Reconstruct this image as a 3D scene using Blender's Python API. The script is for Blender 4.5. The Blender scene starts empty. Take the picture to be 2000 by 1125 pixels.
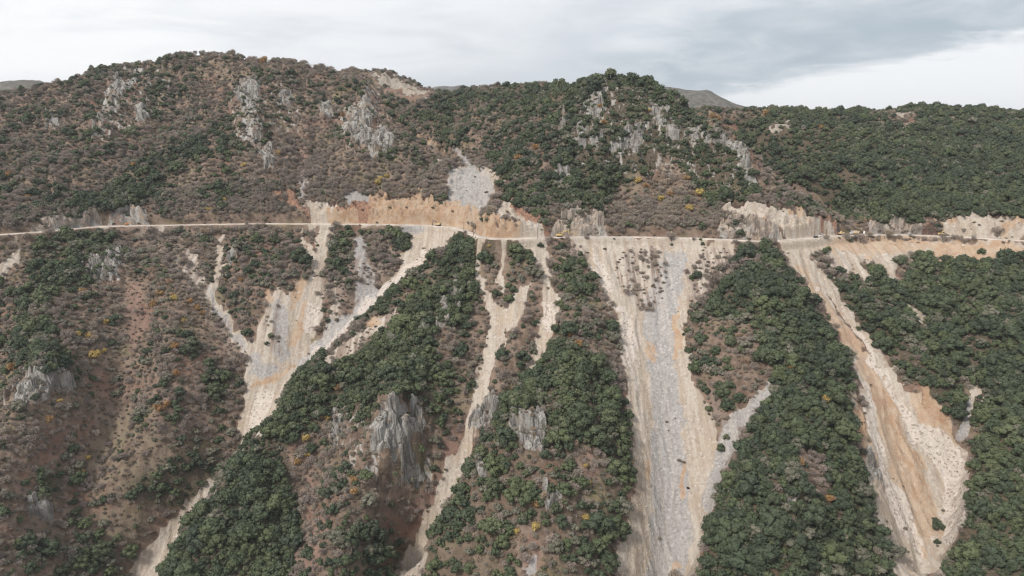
import bpy, bmesh, math, random
import numpy as np
from mathutils import Vector, Matrix

# ------------------------------------------------------------------ camera, sky, sun, exposure
scene = bpy.context.scene
COL = scene.collection
R = math.radians
CAM_Z = 320.0
PITCH = 12.5
FPX = 1400.0                      # focal length in pixels of a 2000 px wide frame
cam_d = bpy.data.cameras.new("camera")
cam_d.sensor_width = 36.0
cam_d.lens = 36.0 * FPX / 2000.0
cam_d.clip_start = 1.0
cam_d.clip_end = 20000.0
cam = bpy.data.objects.new("camera", cam_d)
cam.location = (0, 0, CAM_Z)
cam.rotation_euler = (R(90 - PITCH), 0, 0)
COL.objects.link(cam)
scene.camera = cam

SUN_EL, SUN_AZ = 45.0, 226.0      # degrees; azimuth clockwise from +Y
sd = bpy.data.lights.new("sun", 'SUN')
sd.energy = 3.2
sd.angle = R(10)
sd.color = (1.0, 0.95, 0.88)
sun = bpy.data.objects.new("sun", sd)
sdir = Vector((math.sin(R(SUN_AZ)) * math.cos(R(SUN_EL)), math.cos(R(SUN_AZ)) * math.cos(R(SUN_EL)), math.sin(R(SUN_EL))))
sun.rotation_euler = sdir.to_track_quat('Z', 'Y').to_euler()
sun.location = (0, 0, 900)
COL.objects.link(sun)

scene.view_settings.view_transform = 'Standard'
scene.view_settings.look = 'None'
scene.view_settings.gamma = 1.0
scene.view_settings.exposure = 0.28
scene.cycles.use_denoising = True
scene.cycles.pixel_filter_type = 'BLACKMAN_HARRIS'
scene.cycles.filter_width = 1.25
scene.cycles.max_bounces = 4
scene.cycles.diffuse_bounces = 2
scene.cycles.transparent_max_bounces = 4


class NT:
    """small node-tree writer"""
    def __init__(self, tree):
        self.t = tree
        self.n = tree.nodes
        self.l = tree.links
    def new(self, typ, **kw):
        nd = self.n.new(typ)
        for k, v in kw.items():
            setattr(nd, k, v)
        return nd
    def put(self, sock, v):
        if isinstance(v, bpy.types.NodeSocket):
            self.l.new(v, sock)
        elif v is not None:
            if isinstance(v, (tuple, list)) and len(v) == 3 and sock.type == 'RGBA':
                v = (*v, 1.0)
            sock.default_value = v
    def math(self, op, a, b=None, c=None, clamp=False):
        nd = self.new('ShaderNodeMath', operation=op, use_clamp=clamp)
        for i, v in enumerate((a, b, c)):
            if v is not None:
                self.put(nd.inputs[i], v)
        return nd.outputs[0]
    def mix(self, f, a, b, typ='MIX'):
        nd = self.new('ShaderNodeMix', data_type='RGBA', blend_type=typ)
        self.put(nd.inputs[0], f); self.put(nd.inputs[6], a); self.put(nd.inputs[7], b)
        return nd.outputs[2]
    def ramp(self, v, lo, hi, a=0.0, b=1.0, smooth=True):
        nd = self.new('ShaderNodeMapRange', interpolation_type='SMOOTHSTEP' if smooth else 'LINEAR')
        for i, x in enumerate((v, lo, hi, a, b)):
            self.put(nd.inputs[i], x)
        return nd.outputs[0]
    def noise(self, vec, scale, detail=4.0, rough=0.55, dist=0.0):
        nd = self.new('ShaderNodeTexNoise')
        self.put(nd.inputs['Vector'], vec)
        nd.inputs['Scale'].default_value = scale
        nd.inputs['Detail'].default_value = detail
        nd.inputs['Roughness'].default_value = rough
        nd.inputs['Distortion'].default_value = dist
        return nd.outputs[0]
    def mapping(self, vec, scale=(1, 1, 1), loc=(0, 0, 0), rot=(0, 0, 0)):
        nd = self.new('ShaderNodeMapping')
        self.put(nd.inputs[0], vec)
        nd.inputs['Scale'].default_value = scale
        nd.inputs['Location'].default_value = loc
        nd.inputs['Rotation'].default_value = rot
        return nd.outputs[0]


def build_world():
    w = bpy.data.worlds.new("World")
    scene.world = w
    w.use_nodes = True
    T = NT(w.node_tree)
    T.n.clear()
    out = T.new('ShaderNodeOutputWorld')
    bg = T.new('ShaderNodeBackground')
    bg.inputs[1].default_value = 0.088
    sky = T.new('ShaderNodeTexSky', sky_type='NISHITA')
    sky.sun_disc = False
    sky.sun_elevation = R(SUN_EL)
    sky.sun_rotation = R(SUN_AZ)
    tc = T.new('ShaderNodeTexCoord').outputs['Generated']
    sep = T.new('ShaderNodeSeparateXYZ')
    T.put(sep.inputs[0], tc)
    x, y, z = sep.outputs
    # overcast deck: brightest overhead, cloud banks stretched along the horizon
    v1 = T.mapping(tc, (2.2, 2.2, 9.0), (0.3, 0.2, 0.1))
    n1 = T.noise(v1, 1.0, 6.0, 0.5, 0.3)
    v2 = T.mapping(tc, (5.0, 5.0, 22.0), (1.3, 4.2, 2.1))
    n2 = T.noise(v2, 1.0, 5.0, 0.55, 0.4)
    v3 = T.mapping(tc, (10.0, 10.0, 38.0), (7.3, 1.2, 5.1))
    n3 = T.noise(v3, 1.0, 6.0, 0.6, 0.5)
    # grey-blue bank over the right half, with a bright gap below its ragged foot
    wob = T.math('ADD', T.math('MULTIPLY', T.math('SUBTRACT', n2, 0.5), 0.10), T.math('MULTIPLY', T.math('SUBTRACT', n3, 0.5), 0.05))
    foot = T.math('ADD', T.math('ADD', T.math('MULTIPLY', T.math('SUBTRACT', x, 0.30), 0.15), 0.052), wob)
    d = T.math('SUBTRACT', z, foot)
    above = T.ramp(d, -0.008, 0.020)
    fade = T.ramp(d, 0.030, 0.120, 1.0, 0.30)
    side = T.ramp(T.math('ADD', x, wob), -0.12, 0.26)
    bank = T.math('MULTIPLY', T.math('MULTIPLY', above, fade), side)
    soft = T.ramp(n1, 0.40, 0.62)
    fine = T.ramp(n2, 0.38, 0.66)
    base = T.mix(soft, (6.9, 7.2, 7.65), (8.7, 8.9, 9.2))
    base = T.mix(T.math('MULTIPLY', fine, 0.6), base, (9.2, 9.3, 9.5))
    # whiter towards the left of the frame and in the low gap on the right
    leftw = T.math('MULTIPLY', T.ramp(x, -0.15, -0.50), T.ramp(n2, 0.30, 0.60))
    base = T.mix(leftw, base, (9.7, 9.75, 9.8))
    gap = T.math('MULTIPLY', T.ramp(x, 0.16, 0.42), T.math('SUBTRACT', 1.0, above))
    base = T.mix(T.math('MULTIPLY', gap, 0.95), base, (9.1, 9.25, 9.5))
    base = T.mix(T.math('MULTIPLY', bank, T.ramp(n3, 0.25, 0.65, 0.55, 1.0)), base, (4.3, 5.0, 5.65))
    # misty murk low over the middle
    mid = T.math('MULTIPLY', T.ramp(z, 0.085, 0.045), T.math('MULTIPLY', T.ramp(x, -0.2, -0.08), T.ramp(x, 0.20, 0.10)))
    base = T.mix(T.math('MULTIPLY', mid, 0.75), base, (5.8, 6.35, 6.85))
    zen = T.ramp(z, 0.20, 0.85)
    col = T.mix(zen, base, (9.8, 10.1, 10.7))
    low = T.ramp(z, -0.02, -0.3)
    col = T.mix(low, col, (2.2, 2.0, 1.8))
    col = T.mix(0.04, col, sky.outputs[0])
    T.put(bg.inputs[0], col)
    T.l.new(bg.outputs[0], out.inputs[0])

build_world()

# ------------------------------------------------------------------ numpy helpers
_rng = np.random.RandomState(11)
_perm = np.concatenate([_rng.permutation(256)] * 3)
_ga = _rng.rand(256) * 2 * np.pi
_gx, _gy = np.cos(_ga), np.sin(_ga)

def perlin(x, y):
    xi = np.floor(x).astype(np.int64); yi = np.floor(y).astype(np.int64)
    xf = x - xi; yf = y - yi
    xi &= 255; yi &= 255
    u = xf * xf * xf * (xf * (xf * 6 - 15) + 10); v = yf * yf * yf * (yf * (yf * 6 - 15) + 10)
    def g(ix, iy, fx, fy):
        h = _perm[_perm[ix & 255] + (iy & 255)]
        return _gx[h] * fx + _gy[h] * fy
    a = g(xi, yi, xf, yf); b = g(xi + 1, yi, xf - 1, yf)
    c = g(xi, yi + 1, xf, yf - 1); d = g(xi + 1, yi + 1, xf - 1, yf - 1)
    return ((a + u * (b - a)) * (1 - v) + (c + u * (d - c)) * v) * 1.5

def fbm(x, y, oct=4, gain=0.5):
    s = 0; a = 1.0
    for i in range(oct):
        s = s + a * perlin(x * 2 ** i + 17.3 * i, y * 2 ** i - 9.1 * i)
        a *= gain
    return s

def ridged(x, y, oct=4, gain=0.5):
    s = 0; a = 1.0
    for i in range(oct):
        s = s + a * (1 - 2 * np.abs(perlin(x * 2 ** i + 5.7 * i, y * 2 ** i + 3.1 * i)))
        a *= gain
    return s

def worley(x, y, jit=.8):
    """nearest jittered cell: (centre x, centre y, random 0..1, crack distance)"""
    xi = np.floor(x).astype(np.int64); yi = np.floor(y).astype(np.int64)
    f1 = np.full(x.shape, 9.0); f2 = np.full(x.shape, 9.0); cx = np.zeros(x.shape); cy = np.zeros(x.shape); rnd = np.zeros(x.shape)
    for dx in (-1, 0, 1):
        for dy in (-1, 0, 1):
            h = _perm[_perm[(xi + dx) & 255] + ((yi + dy) & 255)]; h2 = _perm[h + 1]; h3 = _perm[h2 + 1]
            px = xi + dx + .5 + jit * (h / 255.0 - .5); py = yi + dy + .5 + jit * (h2 / 255.0 - .5)
            d = np.hypot(px - x, py - y); m = d < f1
            f2 = np.where(m, f1, np.minimum(f2, d)); f1 = np.where(m, d, f1)
            cx = np.where(m, px, cx); cy = np.where(m, py, cy); rnd = np.where(m, h3 / 255.0, rnd)
    return cx, cy, rnd, f2 - f1

def sstep(x, a, b):
    t = np.clip((x - a) / (b - a), 0, 1)
    return t * t * (3 - 2 * t)

# photograph survey: a pixel of the 2000 x 1125 frame seen at distance Y -> world point
CP, SP = math.cos(R(PITCH)), math.sin(R(PITCH))
def ray_t(v):                       # tangent of the angle below the horizontal
    dy = (562.5 - np.asarray(v, float)) / FPX
    return -(-SP + dy * CP) / (CP + dy * SP)
def at(u, v, Y):
    dy = (562.5 - v) / FPX
    k = Y / (CP + dy * SP)
    return (k * (u - 1000.0) / FPX, Y, CAM_Z + k * (-SP + dy * CP))
def project(x, y, z):
    dz = z - CAM_Z
    f = y * CP - dz * SP
    up = y * SP + dz * CP
    return 1000.0 + FPX * x / f, 562.5 - FPX * up / f, f

ROAD_DROP = 80.0
ROAD_UV = [(-150, 464), (0, 458), (90, 452), (200, 441.5), (300, 440), (500, 436.5), (700, 437.5), (840, 440), (890, 444), (915, 452), (930, 462), (960, 466),
           (1000, 466), (1090, 463), (1250, 462.5), (1360, 465), (1440, 469), (1500, 471.5), (1540, 469), (1600, 463), (1660, 459),
           (1750, 458), (1850, 461), (1930, 466), (2000, 470), (2160, 476)]
_ru = np.array([p[0] for p in ROAD_UV], float); _rv = np.array([p[1] for p in ROAD_UV], float)
_uu = np.arange(-150, 2161, 5.0)
_vv = np.interp(_uu, _ru, _rv)
_k = np.ones(7) / 7
_vv = np.convolve(np.pad(_vv, 3, mode='edge'), _k, mode='valid')
_RY = ROAD_DROP / ray_t(_vv)
_RX = np.array([at(u, v, Y)[0] for u, v, Y in zip(_uu, _vv, _RY)])
ROAD_Z = CAM_Z - ROAD_DROP
def road_at(u):
    x = float(np.interp(u, _uu, _RX)); y = float(np.interp(u, _uu, _RY))
    x2 = float(np.interp(u + 6, _uu, _RX)); y2 = float(np.interp(u + 6, _uu, _RY))
    x1 = float(np.interp(u - 6, _uu, _RX)); y1 = float(np.interp(u - 6, _uu, _RY))
    return x, y, math.atan2(y2 - y1, x2 - x1)

_yr_u = [-300, 0, 200, 800, 1000, 1500, 1650, 2000, 2300]
_yr_y = [565, 575, 600, 600, 550, 525, 545, 540, 530]
def P(u, v, s):
    """point of the slope with mean gradient s from the road line"""
    Yr = float(np.interp(u, _yr_u, _yr_y)); t = float(ray_t(v))
    near = max(0.0, 1.0 - abs(v - float(np.interp(u, _uu, _vv))) / 95.0)
    near = min(1.0, near * 1.6)
    Yr = Yr * (1 - near) + float(np.interp(u, _uu, _RY)) * near
    if v < 470 and s > .82:          # banks above the road lie back a little
        s = .82 + .35 * (s - .82)
    if v > 480:                      # deepen gullies against ridges away from the road
        s = .64 + (s - .64) * (1 + 1.1 * min(1.0, (v - 480) / 90.0))
    return at(u, v, (s * Yr + ROAD_DROP) / (s + t))

LINES = []        # polylines of world points
def L(*pts):
    LINES.append([P(*p) for p in pts])
def LY(*pts):
    LINES.append([at(*p) for p in pts])
def crest(*pts, back=(120, 30)):
    q = [P(u, v + (8 if v < 300 else 3), s) for u, v, s in pts]      # leave room for the trees on the skyline
    LINES.append(q)
    LINES.append([(x * (1 + back[0] / y), y + back[0], z - back[1]) for x, y, z in q])

# --- below the road -------------------------------------------------
L((-200, 520, .66), (-200, 900, .66), (-200, 1180, .66))
L((0, 540, .70), (-10, 620, .75), (-60, 760, .76), (-120, 1000, .76))
L((175, 470, .56), (120, 540, .60), (70, 620, .60), (110, 700, .595), (60, 770, .61), (0, 880, .63), (-60, 1020, .64))
L((262, 540, .70), (268, 620, .72), (240, 720, .73), (215, 850, .735), (160, 960, .735), (90, 1070, .73))
L((330, 520, .68), (345, 600, .67), (330, 720, .68), (310, 840, .70), (230, 930, .71))
L((365, 480, .70), (400, 565, .75), (450, 640, .785), (490, 700, .80), (497, 780, .82), (470, 890, .825), (400, 960, .825), (330, 1040, .82), (262, 1135, .81))
L((380, 890, .76), (300, 970, .755), (200, 1090, .75))
L((100, 980, .70), (40, 1080, .68), (0, 1150, .67))
L((430, 480, .71), (428, 560, .745))
L((480, 500, .67), (490, 580, .70), (525, 655, .735))
L((600, 480, .66), (580, 530, .69))
L((640, 490, .71), (612, 580, .765), (565, 690, .80))
L((850, 462, .72), (770, 535, .77), (690, 615, .795), (600, 700, .81), (540, 770, .82))
L((720, 470, .68), (690, 540, .73), (660, 600, .765))
L((905, 464, .52), (850, 502, .545), (790, 552, .565), (720, 622, .585), (650, 690, .60), (592, 735, .60), (530, 830, .60), (465, 892, .605), (412, 975, .61), (352, 1080, .61), (325, 1140, .61))
L((915, 540, .59), (870, 640, .585), (810, 740, .57), (780, 830, .565), (740, 920, .60), (690, 1010, .60), (690, 1140, .60))
L((700, 760, .61), (620, 850, .62), (600, 950, .64), (570, 1060, .635), (560, 1140, .63))
L((940, 550, .63), (975, 630, .665), (955, 730, .69), (925, 830, .71), (880, 940, .725), (840, 1040, .73), (797, 1140, .73))
L((870, 820, .65), (830, 900, .67), (790, 1000, .68))
L((1000, 590, .62), (1005, 690, .64), (970, 790, .68))
L((1065, 530, .63), (1072, 620, .665), (1042, 720, .695), (1002, 790, .71), (950, 860, .72))
L((1110, 520, .57), (1112, 640, .575), (1062, 712, .58), (1000, 787, .59), (945, 872, .595), (900, 950, .60), (855, 1042, .605), (810, 1140, .61))
L((1160, 760, .585), (1120, 860, .585), (1100, 960, .60), (1110, 1060, .615), (1080, 1140, .62))
L((1165, 560, .62), (1205, 660, .645), (1232, 800, .66), (1240, 930, .67), (1205, 1140, .665))
L((1280, 500, .64), (1280, 620, .695), (1295, 750, .72), (1305, 900, .73), (1290, 1140, .73))
L((1200, 500, .63), (1235, 600, .67))
L((1400, 500, .60), (1350, 640, .655), (1365, 740, .675), (1395, 830, .69), (1385, 950, .705), (1365, 1140, .69))
L((1440, 560, .57), (1430, 660, .59), (1440, 740, .61), (1420, 800, .64))
L((1510, 752, .615), (1450, 840, .66), (1405, 930, .69))
L((1495, 490, .54), (1525, 570, .55), (1560, 650, .565), (1540, 745, .575), (1475, 840, .585), (1425, 935, .59), (1388, 1020, .595), (1358, 1140, .60))
L((1610, 800, .57), (1590, 950, .575), (1560, 1140, .59))
L((1640, 710, .60), (1680, 850, .63), (1715, 980, .64), (1745, 1140, .64))
L((1560, 510, .60), (1640, 620, .655), (1720, 750, .68), (1790, 880, .695), (1800, 1000, .695), (1795, 1140, .69))
L((1640, 510, .58), (1725, 660, .63), (1820, 790, .66), (1885, 875, .69), (1872, 980, .69), (1840, 1140, .68))
L((1690, 520, .55), (1760, 640, .585), (1830, 740, .615), (1862, 800, .65))
L((1745, 550, .59), (1800, 630, .635), (1880, 730, .665), (1890, 820, .685))
L((1860, 550, .55), (1950, 640, .57), (2050, 680, .57))
L((2060, 740, .56), (1980, 800, .575), (1910, 885, .60), (1893, 960, .61), (1862, 1060, .62), (1845, 1140, .62))
L((2010, 1000, .58), (2010, 1140, .585))
L((2200, 540, .56), (2200, 900, .57), (2200, 1150, .58))
L((-250, 1320, .66), (80, 1300, .72), (200, 1300, .74), (320, 1300, .62), (560, 1300, .62), (700, 1300, .60), (770, 1300, .72), (850, 1300, .62),
  (1080, 1300, .62), (1280, 1300, .72), (1420, 1300, .61), (1600, 1300, .60), (1800, 1300, .69), (1950, 1300, .60), (2250, 1320, .60))
# --- above the road -------------------------------------------------
L((60, 434, 1.1), (150, 421, 1.3), (230, 408, 1.4), (278, 408, 1.3), (310, 428, 1.0))
L((500, 378, .90), (560, 380, 1.0), (620, 386, 1.1), (660, 403, 1.2), (700, 402, 1.15), (760, 384, .95), (820, 374, .90), (865, 398, 1.0))
L((930, 436, .5), (918, 400, .48), (915, 345, .40), (885, 312, .345), (858, 282, .315), (832, 240, .30))
L((950, 425, 1.3), (985, 388, 1.0), (1030, 418, 1.15), (1075, 448, 1.3))
L((935, 428, 1.6), (970, 424, 1.5), (1010, 440, 1.5))
L((1090, 418, 1.6), (1130, 402, 1.5), (1178, 400, 1.35))
L((1215, 440, .9), (1245, 380, .82), (1290, 335, .76))
L((1240, 300, .82), (1175, 250, .84), (1185, 190, .72), (1200, 164, .64))
crest((1110, 172, .50), (1150, 158, .57), (1200, 150, .62), (1250, 160, .60), (1300, 185, .61), (1335, 206, .63), (1385, 248, .68), (1440, 290, .76), (1485, 335, .85), (1540, 372, .92), (1600, 403, 1.0), (1640, 430, 1.05), back=(55, 48))
L((1140, 200, .70), (1102, 265, .84), (1050, 325, .93), (995, 368, 1.0))
L((1320, 275, .78), (1395, 330, .92), (1350, 390, .95), (1300, 420, .9))
L((1390, 300, .86), (1450, 360, .98), (1470, 385, 1.05))
L((1415, 396, 1.25), (1500, 402, 1.25), (1560, 411, 1.25), (1620, 430, 1.2))
L((1660, 432, .6), (1740, 436, .7), (1815, 430, 1.0), (1900, 420, 1.05), (1995, 427, 1.05), (2150, 430, 1.0))
LY((1420, 285, 830), (1500, 350, 735), (1570, 410, 655))
L((1660, 380, .45), (1800, 370, .45), (2000, 370, .46), (2200, 370, .46))
L((1560, 330, .40), (1700, 320, .38), (1850, 310, .37), (2000, 310, .37), (2200, 310, .37))
crest((1380, 232, .30), (1440, 216, .30), (1500, 217, .30), (1560, 212, .30), (1650, 221, .30), (1720, 212, .30), (1790, 205, .30), (1900, 210, .30), (2000, 219, .30), (2200, 224, .30), back=(250, 40))
L((1500, 245, .32), (1700, 250, .32), (1900, 250, .32), (2100, 255, .32))
crest((820, 200, .30), (860, 184, .31), (900, 175, .315), (1000, 169, .34), (1060, 164, .40), (1110, 172, .50), back=(200, 30))
L((880, 250, .335), (940, 220, .35), (1040, 210, .41))
L((930, 300, .38), (1000, 280, .48), (1060, 260, .60))
L((965, 335, .55), (985, 350, .8))
crest((-250, 240, .46), (-100, 205, .48), (0, 184, .49), (60, 178, .49), (130, 160, .50), (180, 140, .52), (280, 119, .54), (380, 104, .55), (460, 107, .55), (520, 120, .55), (600, 129, .55), (645, 138, .545), (700, 162, .53),
      (745, 190, .51), (795, 238, .51), (835, 282, .52), (868, 330, .56), back=(75, 48))
LY((640, 142, 1150), (700, 144, 1150), (760, 152, 1150), (800, 168, 1130), (850, 187, 1100), (900, 205, 1080))
LY((780, 200, 1010), (840, 215, 960))
L((250, 152, .58), (212, 220, .64), (182, 270, .67))
L((330, 160, .54), (310, 250, .56), (245, 340, .60), (180, 390, .66))
L((500, 155, .62), (482, 250, .72), (520, 300, .73))
L((420, 170, .56), (400, 260, .62), (350, 340, .68))
L((600, 180, .58), (580, 265, .60), (598, 340, .63))
L((716, 182, .60), (702, 235, .71), (735, 275, .76), (755, 305, .78))
L((785, 270, .55), (838, 318, .54), (868, 350, .56))
L((640, 200, .58), (650, 290, .66))
L((0, 260, .56), (100, 250, .58), (100, 330, .64), (0, 350, .64))
L((-200, 330, .6), (-200, 420, .8))
L((40, 400, .75), (120, 395, .85), (330, 395, .80), (450, 385, .82))
L((700, 345, .75), (780, 340, .74), (840, 370, .76))

def densify(lines, step=11.0):
    out = []
    for q in lines:
        for a, b in zip(q[:-1], q[1:]):
            a = np.array(a); b = np.array(b)
            n = max(1, int(np.linalg.norm(b - a) / step))
            for i in range(n):
                out.append(a + (b - a) * i / n)
        out.append(np.array(q[-1]))
    return np.array(out)

pts = densify(LINES)
rp = []
for i in range(0, len(_uu), 3):
    rp.append((_RX[i], _RY[i], ROAD_Z))
pts = np.vstack([pts, np.array(rp)])
far_back = [(x, y, CAM_Z - 30 + 25 * math.sin(x * 0.01)) for x in range(-1700, 1701, 200) for y in (1450, 1620)]
pts = np.vstack([pts, np.array(far_back)])
# drop near-duplicates
keep = []
seen = set()
for i, p in enumerate(pts):
    k = (round(p[0] / 4), round(p[1] / 4))
    if k in seen:
        continue
    seen.add(k); keep.append(i)
pts = pts[keep]

def rbf_fit(p, nugget):
    n = len(p)
    d = np.hypot(p[:, None, 0] - p[None, :, 0], p[:, None, 1] - p[None, :, 1])
    A = np.zeros((n + 3, n + 3))
    A[:n, :n] = -d + nugget * np.eye(n)
    A[:n, n] = 1; A[:n, n + 1] = p[:, 0] / 500; A[:n, n + 2] = p[:, 1] / 500
    A[n:, :n] = A[:n, n:].T
    return np.linalg.solve(A, np.concatenate([p[:, 2], [0, 0, 0]]))

def rbf_eval(p, w, x, y):
    n = len(p); out = np.empty(x.size)
    xf, yf = x.ravel(), y.ravel()
    for i in range(0, xf.size, 4000):
        a, b = xf[i:i + 4000], yf[i:i + 4000]
        d = np.sqrt((a[:, None] - p[None, :, 0]) ** 2 + (b[:, None] - p[None, :, 1]) ** 2)
        out[i:i + 4000] = -d @ w[:n] + w[n] + w[n + 1] * a / 500 + w[n + 2] * b / 500
    return out.reshape(x.shape)

W_ = rbf_fit(pts, 2.0)
# coarse evaluation on a fan-shaped survey grid, then bicubic-ish upsampling
S0, S1, Y0, Y1 = -0.92, 0.92, 272.0, 1560.0
cs = np.linspace(S0, S1, 300)
ct = np.linspace(math.log(Y0), math.log(Y1), 290)
CS, CT = np.meshgrid(cs, ct)
CY = np.exp(CT); CX = CS * CY
CZ = rbf_eval(pts, W_, CX, CY)

def catmull(Z, fi, fj):
    """smooth lookup in grid Z at fractional row fi, column fj"""
    n, m = Z.shape
    i = np.clip(np.floor(fi).astype(int), 1, n - 3); j = np.clip(np.floor(fj).astype(int), 1, m - 3)
    a = fi - i; b = fj - j
    def wts(t):
        return (-.5 * t + t * t - .5 * t ** 3, 1 - 2.5 * t * t + 1.5 * t ** 3, .5 * t + 2 * t * t - 1.5 * t ** 3, -.5 * t * t + .5 * t ** 3)
    wa, wb = wts(a), wts(b)
    r = 0
    for p in range(4):
        for q in range(4):
            r = r + wa[p] * wb[q] * Z[i + p - 1, j + q - 1]
    return r

NS, NTT = 1080, 1060
fs = np.linspace(S0, S1, NS)
# rows: finer in front, coarser at the back
_t = np.linspace(math.log(Y0), math.log(Y1), 4000); _y = np.exp(_t)
_w = np.where((_y > 512) & (_y < 650), 2.1, np.where(_y < 512, 1.0, np.where(_y < 900, .95, .55)))
_c = np.cumsum(_w); _c = (_c - _c[0]) / (_c[-1] - _c[0])
ft = np.interp(np.linspace(0, 1, NTT), _c, _t)
FS, FT = np.meshgrid(fs, ft)
GY = np.exp(FT); GX = FS * GY
fi = (FT - ct[0]) / (ct[1] - ct[0]); fj = (FS - cs[0]) / (cs[1] - cs[0])
GZ = catmull(CZ, np.clip(fi, 1, 287.999), np.clip(fj, 1, 297.999))

# rock masses that bulge out of the slope: (pixel u, v, spread across, spread along m, height m)
def place_xyz(u, v):
    ys = np.arange(285.0, 1300.0, 1.0)
    dy = (562.5 - v) / FPX; k = ys / (CP + dy * SP)
    x = k * (u - 1000.0) / FPX; z = CAM_Z + k * (-SP + dy * CP)
    i_ = np.clip((np.log(ys) - ct[0]) / (ct[1] - ct[0]), 1, 287.9); j_ = np.clip((x / ys - cs[0]) / (cs[1] - cs[0]), 1, 297.9)
    w = np.nonzero(catmull(CZ, i_, j_) >= z)[0]
    i = int(w[0]) if len(w) else len(ys) - 1
    return x[i], ys[i]
for bu, bv, bx, by, bh in [(714, 205, 10, 16, 12), (705, 250, 14, 14, 10), (755, 282, 13, 12, 10), (485, 190, 14, 20, 9), (495, 255, 14, 18, 9), (245, 165, 14, 18, 8), (210, 220, 14, 18, 9), (190, 262, 12, 12, 8), (98, 238, 12, 12, 7),
                           (1165, 205, 14, 18, 8), (1168, 285, 12, 12, 7), (1245, 275, 14, 16, 7), (1400, 280, 12, 14, 10), (1445, 315, 12, 14, 10), (1470, 355, 12, 12, 9), (1355, 268, 12, 12, 7), (1210, 345, 12, 22, -9), (1300, 200, 22, 30, -6),
                           (1100, 240, 7, 10, 8), (90, 755, 18, 14, 8), (205, 520, 18, 12, 6), (790, 845, 18, 18, 9), (1030, 840, 15, 14, 8), (1080, 968, 10, 10, 6), (940, 815, 12, 14, 5), (1548, 965, 10, 9, 5), (85, 995, 14, 10, 6),
                           (330, 230, 30, 45, -8), (590, 290, 26, 40, -8), (410, 330, 26, 40, 6), (300, 330, 24, 40, 5), (650, 240, 22, 40, -5), (120, 330, 30, 40, 5), (850, 262, 26, 50, -13), (895, 300, 28, 40, -10), (1060, 300, 30, 40, 9), (815, 280, 18, 40, 7), (1215, 410, 14, 20, -6)]:
    hx_, hy_ = place_xyz(bu, bv)
    GZ = GZ + bh * np.exp(-((GX - hx_) / bx) ** 2 - ((GY - hy_) / by) ** 2)

# distance from the road line
def road_dist(x, y):
    yr = np.interp(x, _RX, _RY)
    slope = np.interp(x, _RX, np.gradient(_RY, _RX))
    return (y - yr) / np.sqrt(1 + slope ** 2)
RD = road_dist(GX, GY)


# ------------------------------------------------------------------ survey polygons (photograph pixels, outlines laid onto the slope)
MW, MH, MO = 1120, 620, 50          # mask cells of 2 px; MO cells of margin on each side
def raster(polys, blur=1):
    M = np.zeros((MH, MW))
    for poly in polys:
        p = np.array(poly, float) / 2.0 + np.array([MO + 10, 20])
        x0, x1 = max(0, int(p[:, 0].min()) - 1), min(MW, int(p[:, 0].max()) + 2)
        y0, y1 = max(0, int(p[:, 1].min()) - 1), min(MH, int(p[:, 1].max()) + 2)
        if x1 <= x0 or y1 <= y0:
            continue
        gx, gy = np.meshgrid(np.arange(x0, x1) + .5, np.arange(y0, y1) + .5)
        ins = np.zeros(gx.shape, bool)
        q = np.roll(p, -1, axis=0)
        for (ax, ay), (bx, by) in zip(p, q):
            if ay == by:
                continue
            c = ((ay > gy) != (by > gy)) & (gx < (bx - ax) * (gy - ay) / (by - ay) + ax)
            ins ^= c
        M[y0:y1, x0:x1] = np.maximum(M[y0:y1, x0:x1], ins)
    for _ in range(blur):
        M = (np.roll(M, 1, 0) + np.roll(M, -1, 0) + 2 * M) / 4
        M = (np.roll(M, 1, 1) + np.roll(M, -1, 1) + 2 * M) / 4
    return M
def lookup(M, u, v):
    x = np.clip(np.asarray(u) / 2.0 + MO + 10 - .5, 0, MW - 1.001); y = np.clip(np.asarray(v) / 2.0 + 20 - .5, 0, MH - 1.001)
    i = np.floor(y).astype(int); j = np.floor(x).astype(int); a = y - i; b = x - j
    return (M[i, j] * (1 - b) + M[i, j + 1] * b) * (1 - a) + (M[i + 1, j] * (1 - b) + M[i + 1, j + 1] * b) * a
def strip(pts, w):
    """outline of a band through pts; w is a width or a list of widths"""
    n = len(pts)
    ws = [w] * n if not hasattr(w, '__len__') else w
    a, b = [], []
    for i, (x, y) in enumerate(pts):
        x0, y0 = pts[max(i - 1, 0)]; x1, y1 = pts[min(i + 1, n - 1)]
        l = math.hypot(x1 - x0, y1 - y0) or 1
        nx, ny = -(y1 - y0) / l, (x1 - x0) / l
        a.append((x + nx * ws[i] / 2, y + ny * ws[i] / 2)); b.append((x - nx * ws[i] / 2, y - ny * ws[i] / 2))
    return a + b[::-1]

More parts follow.
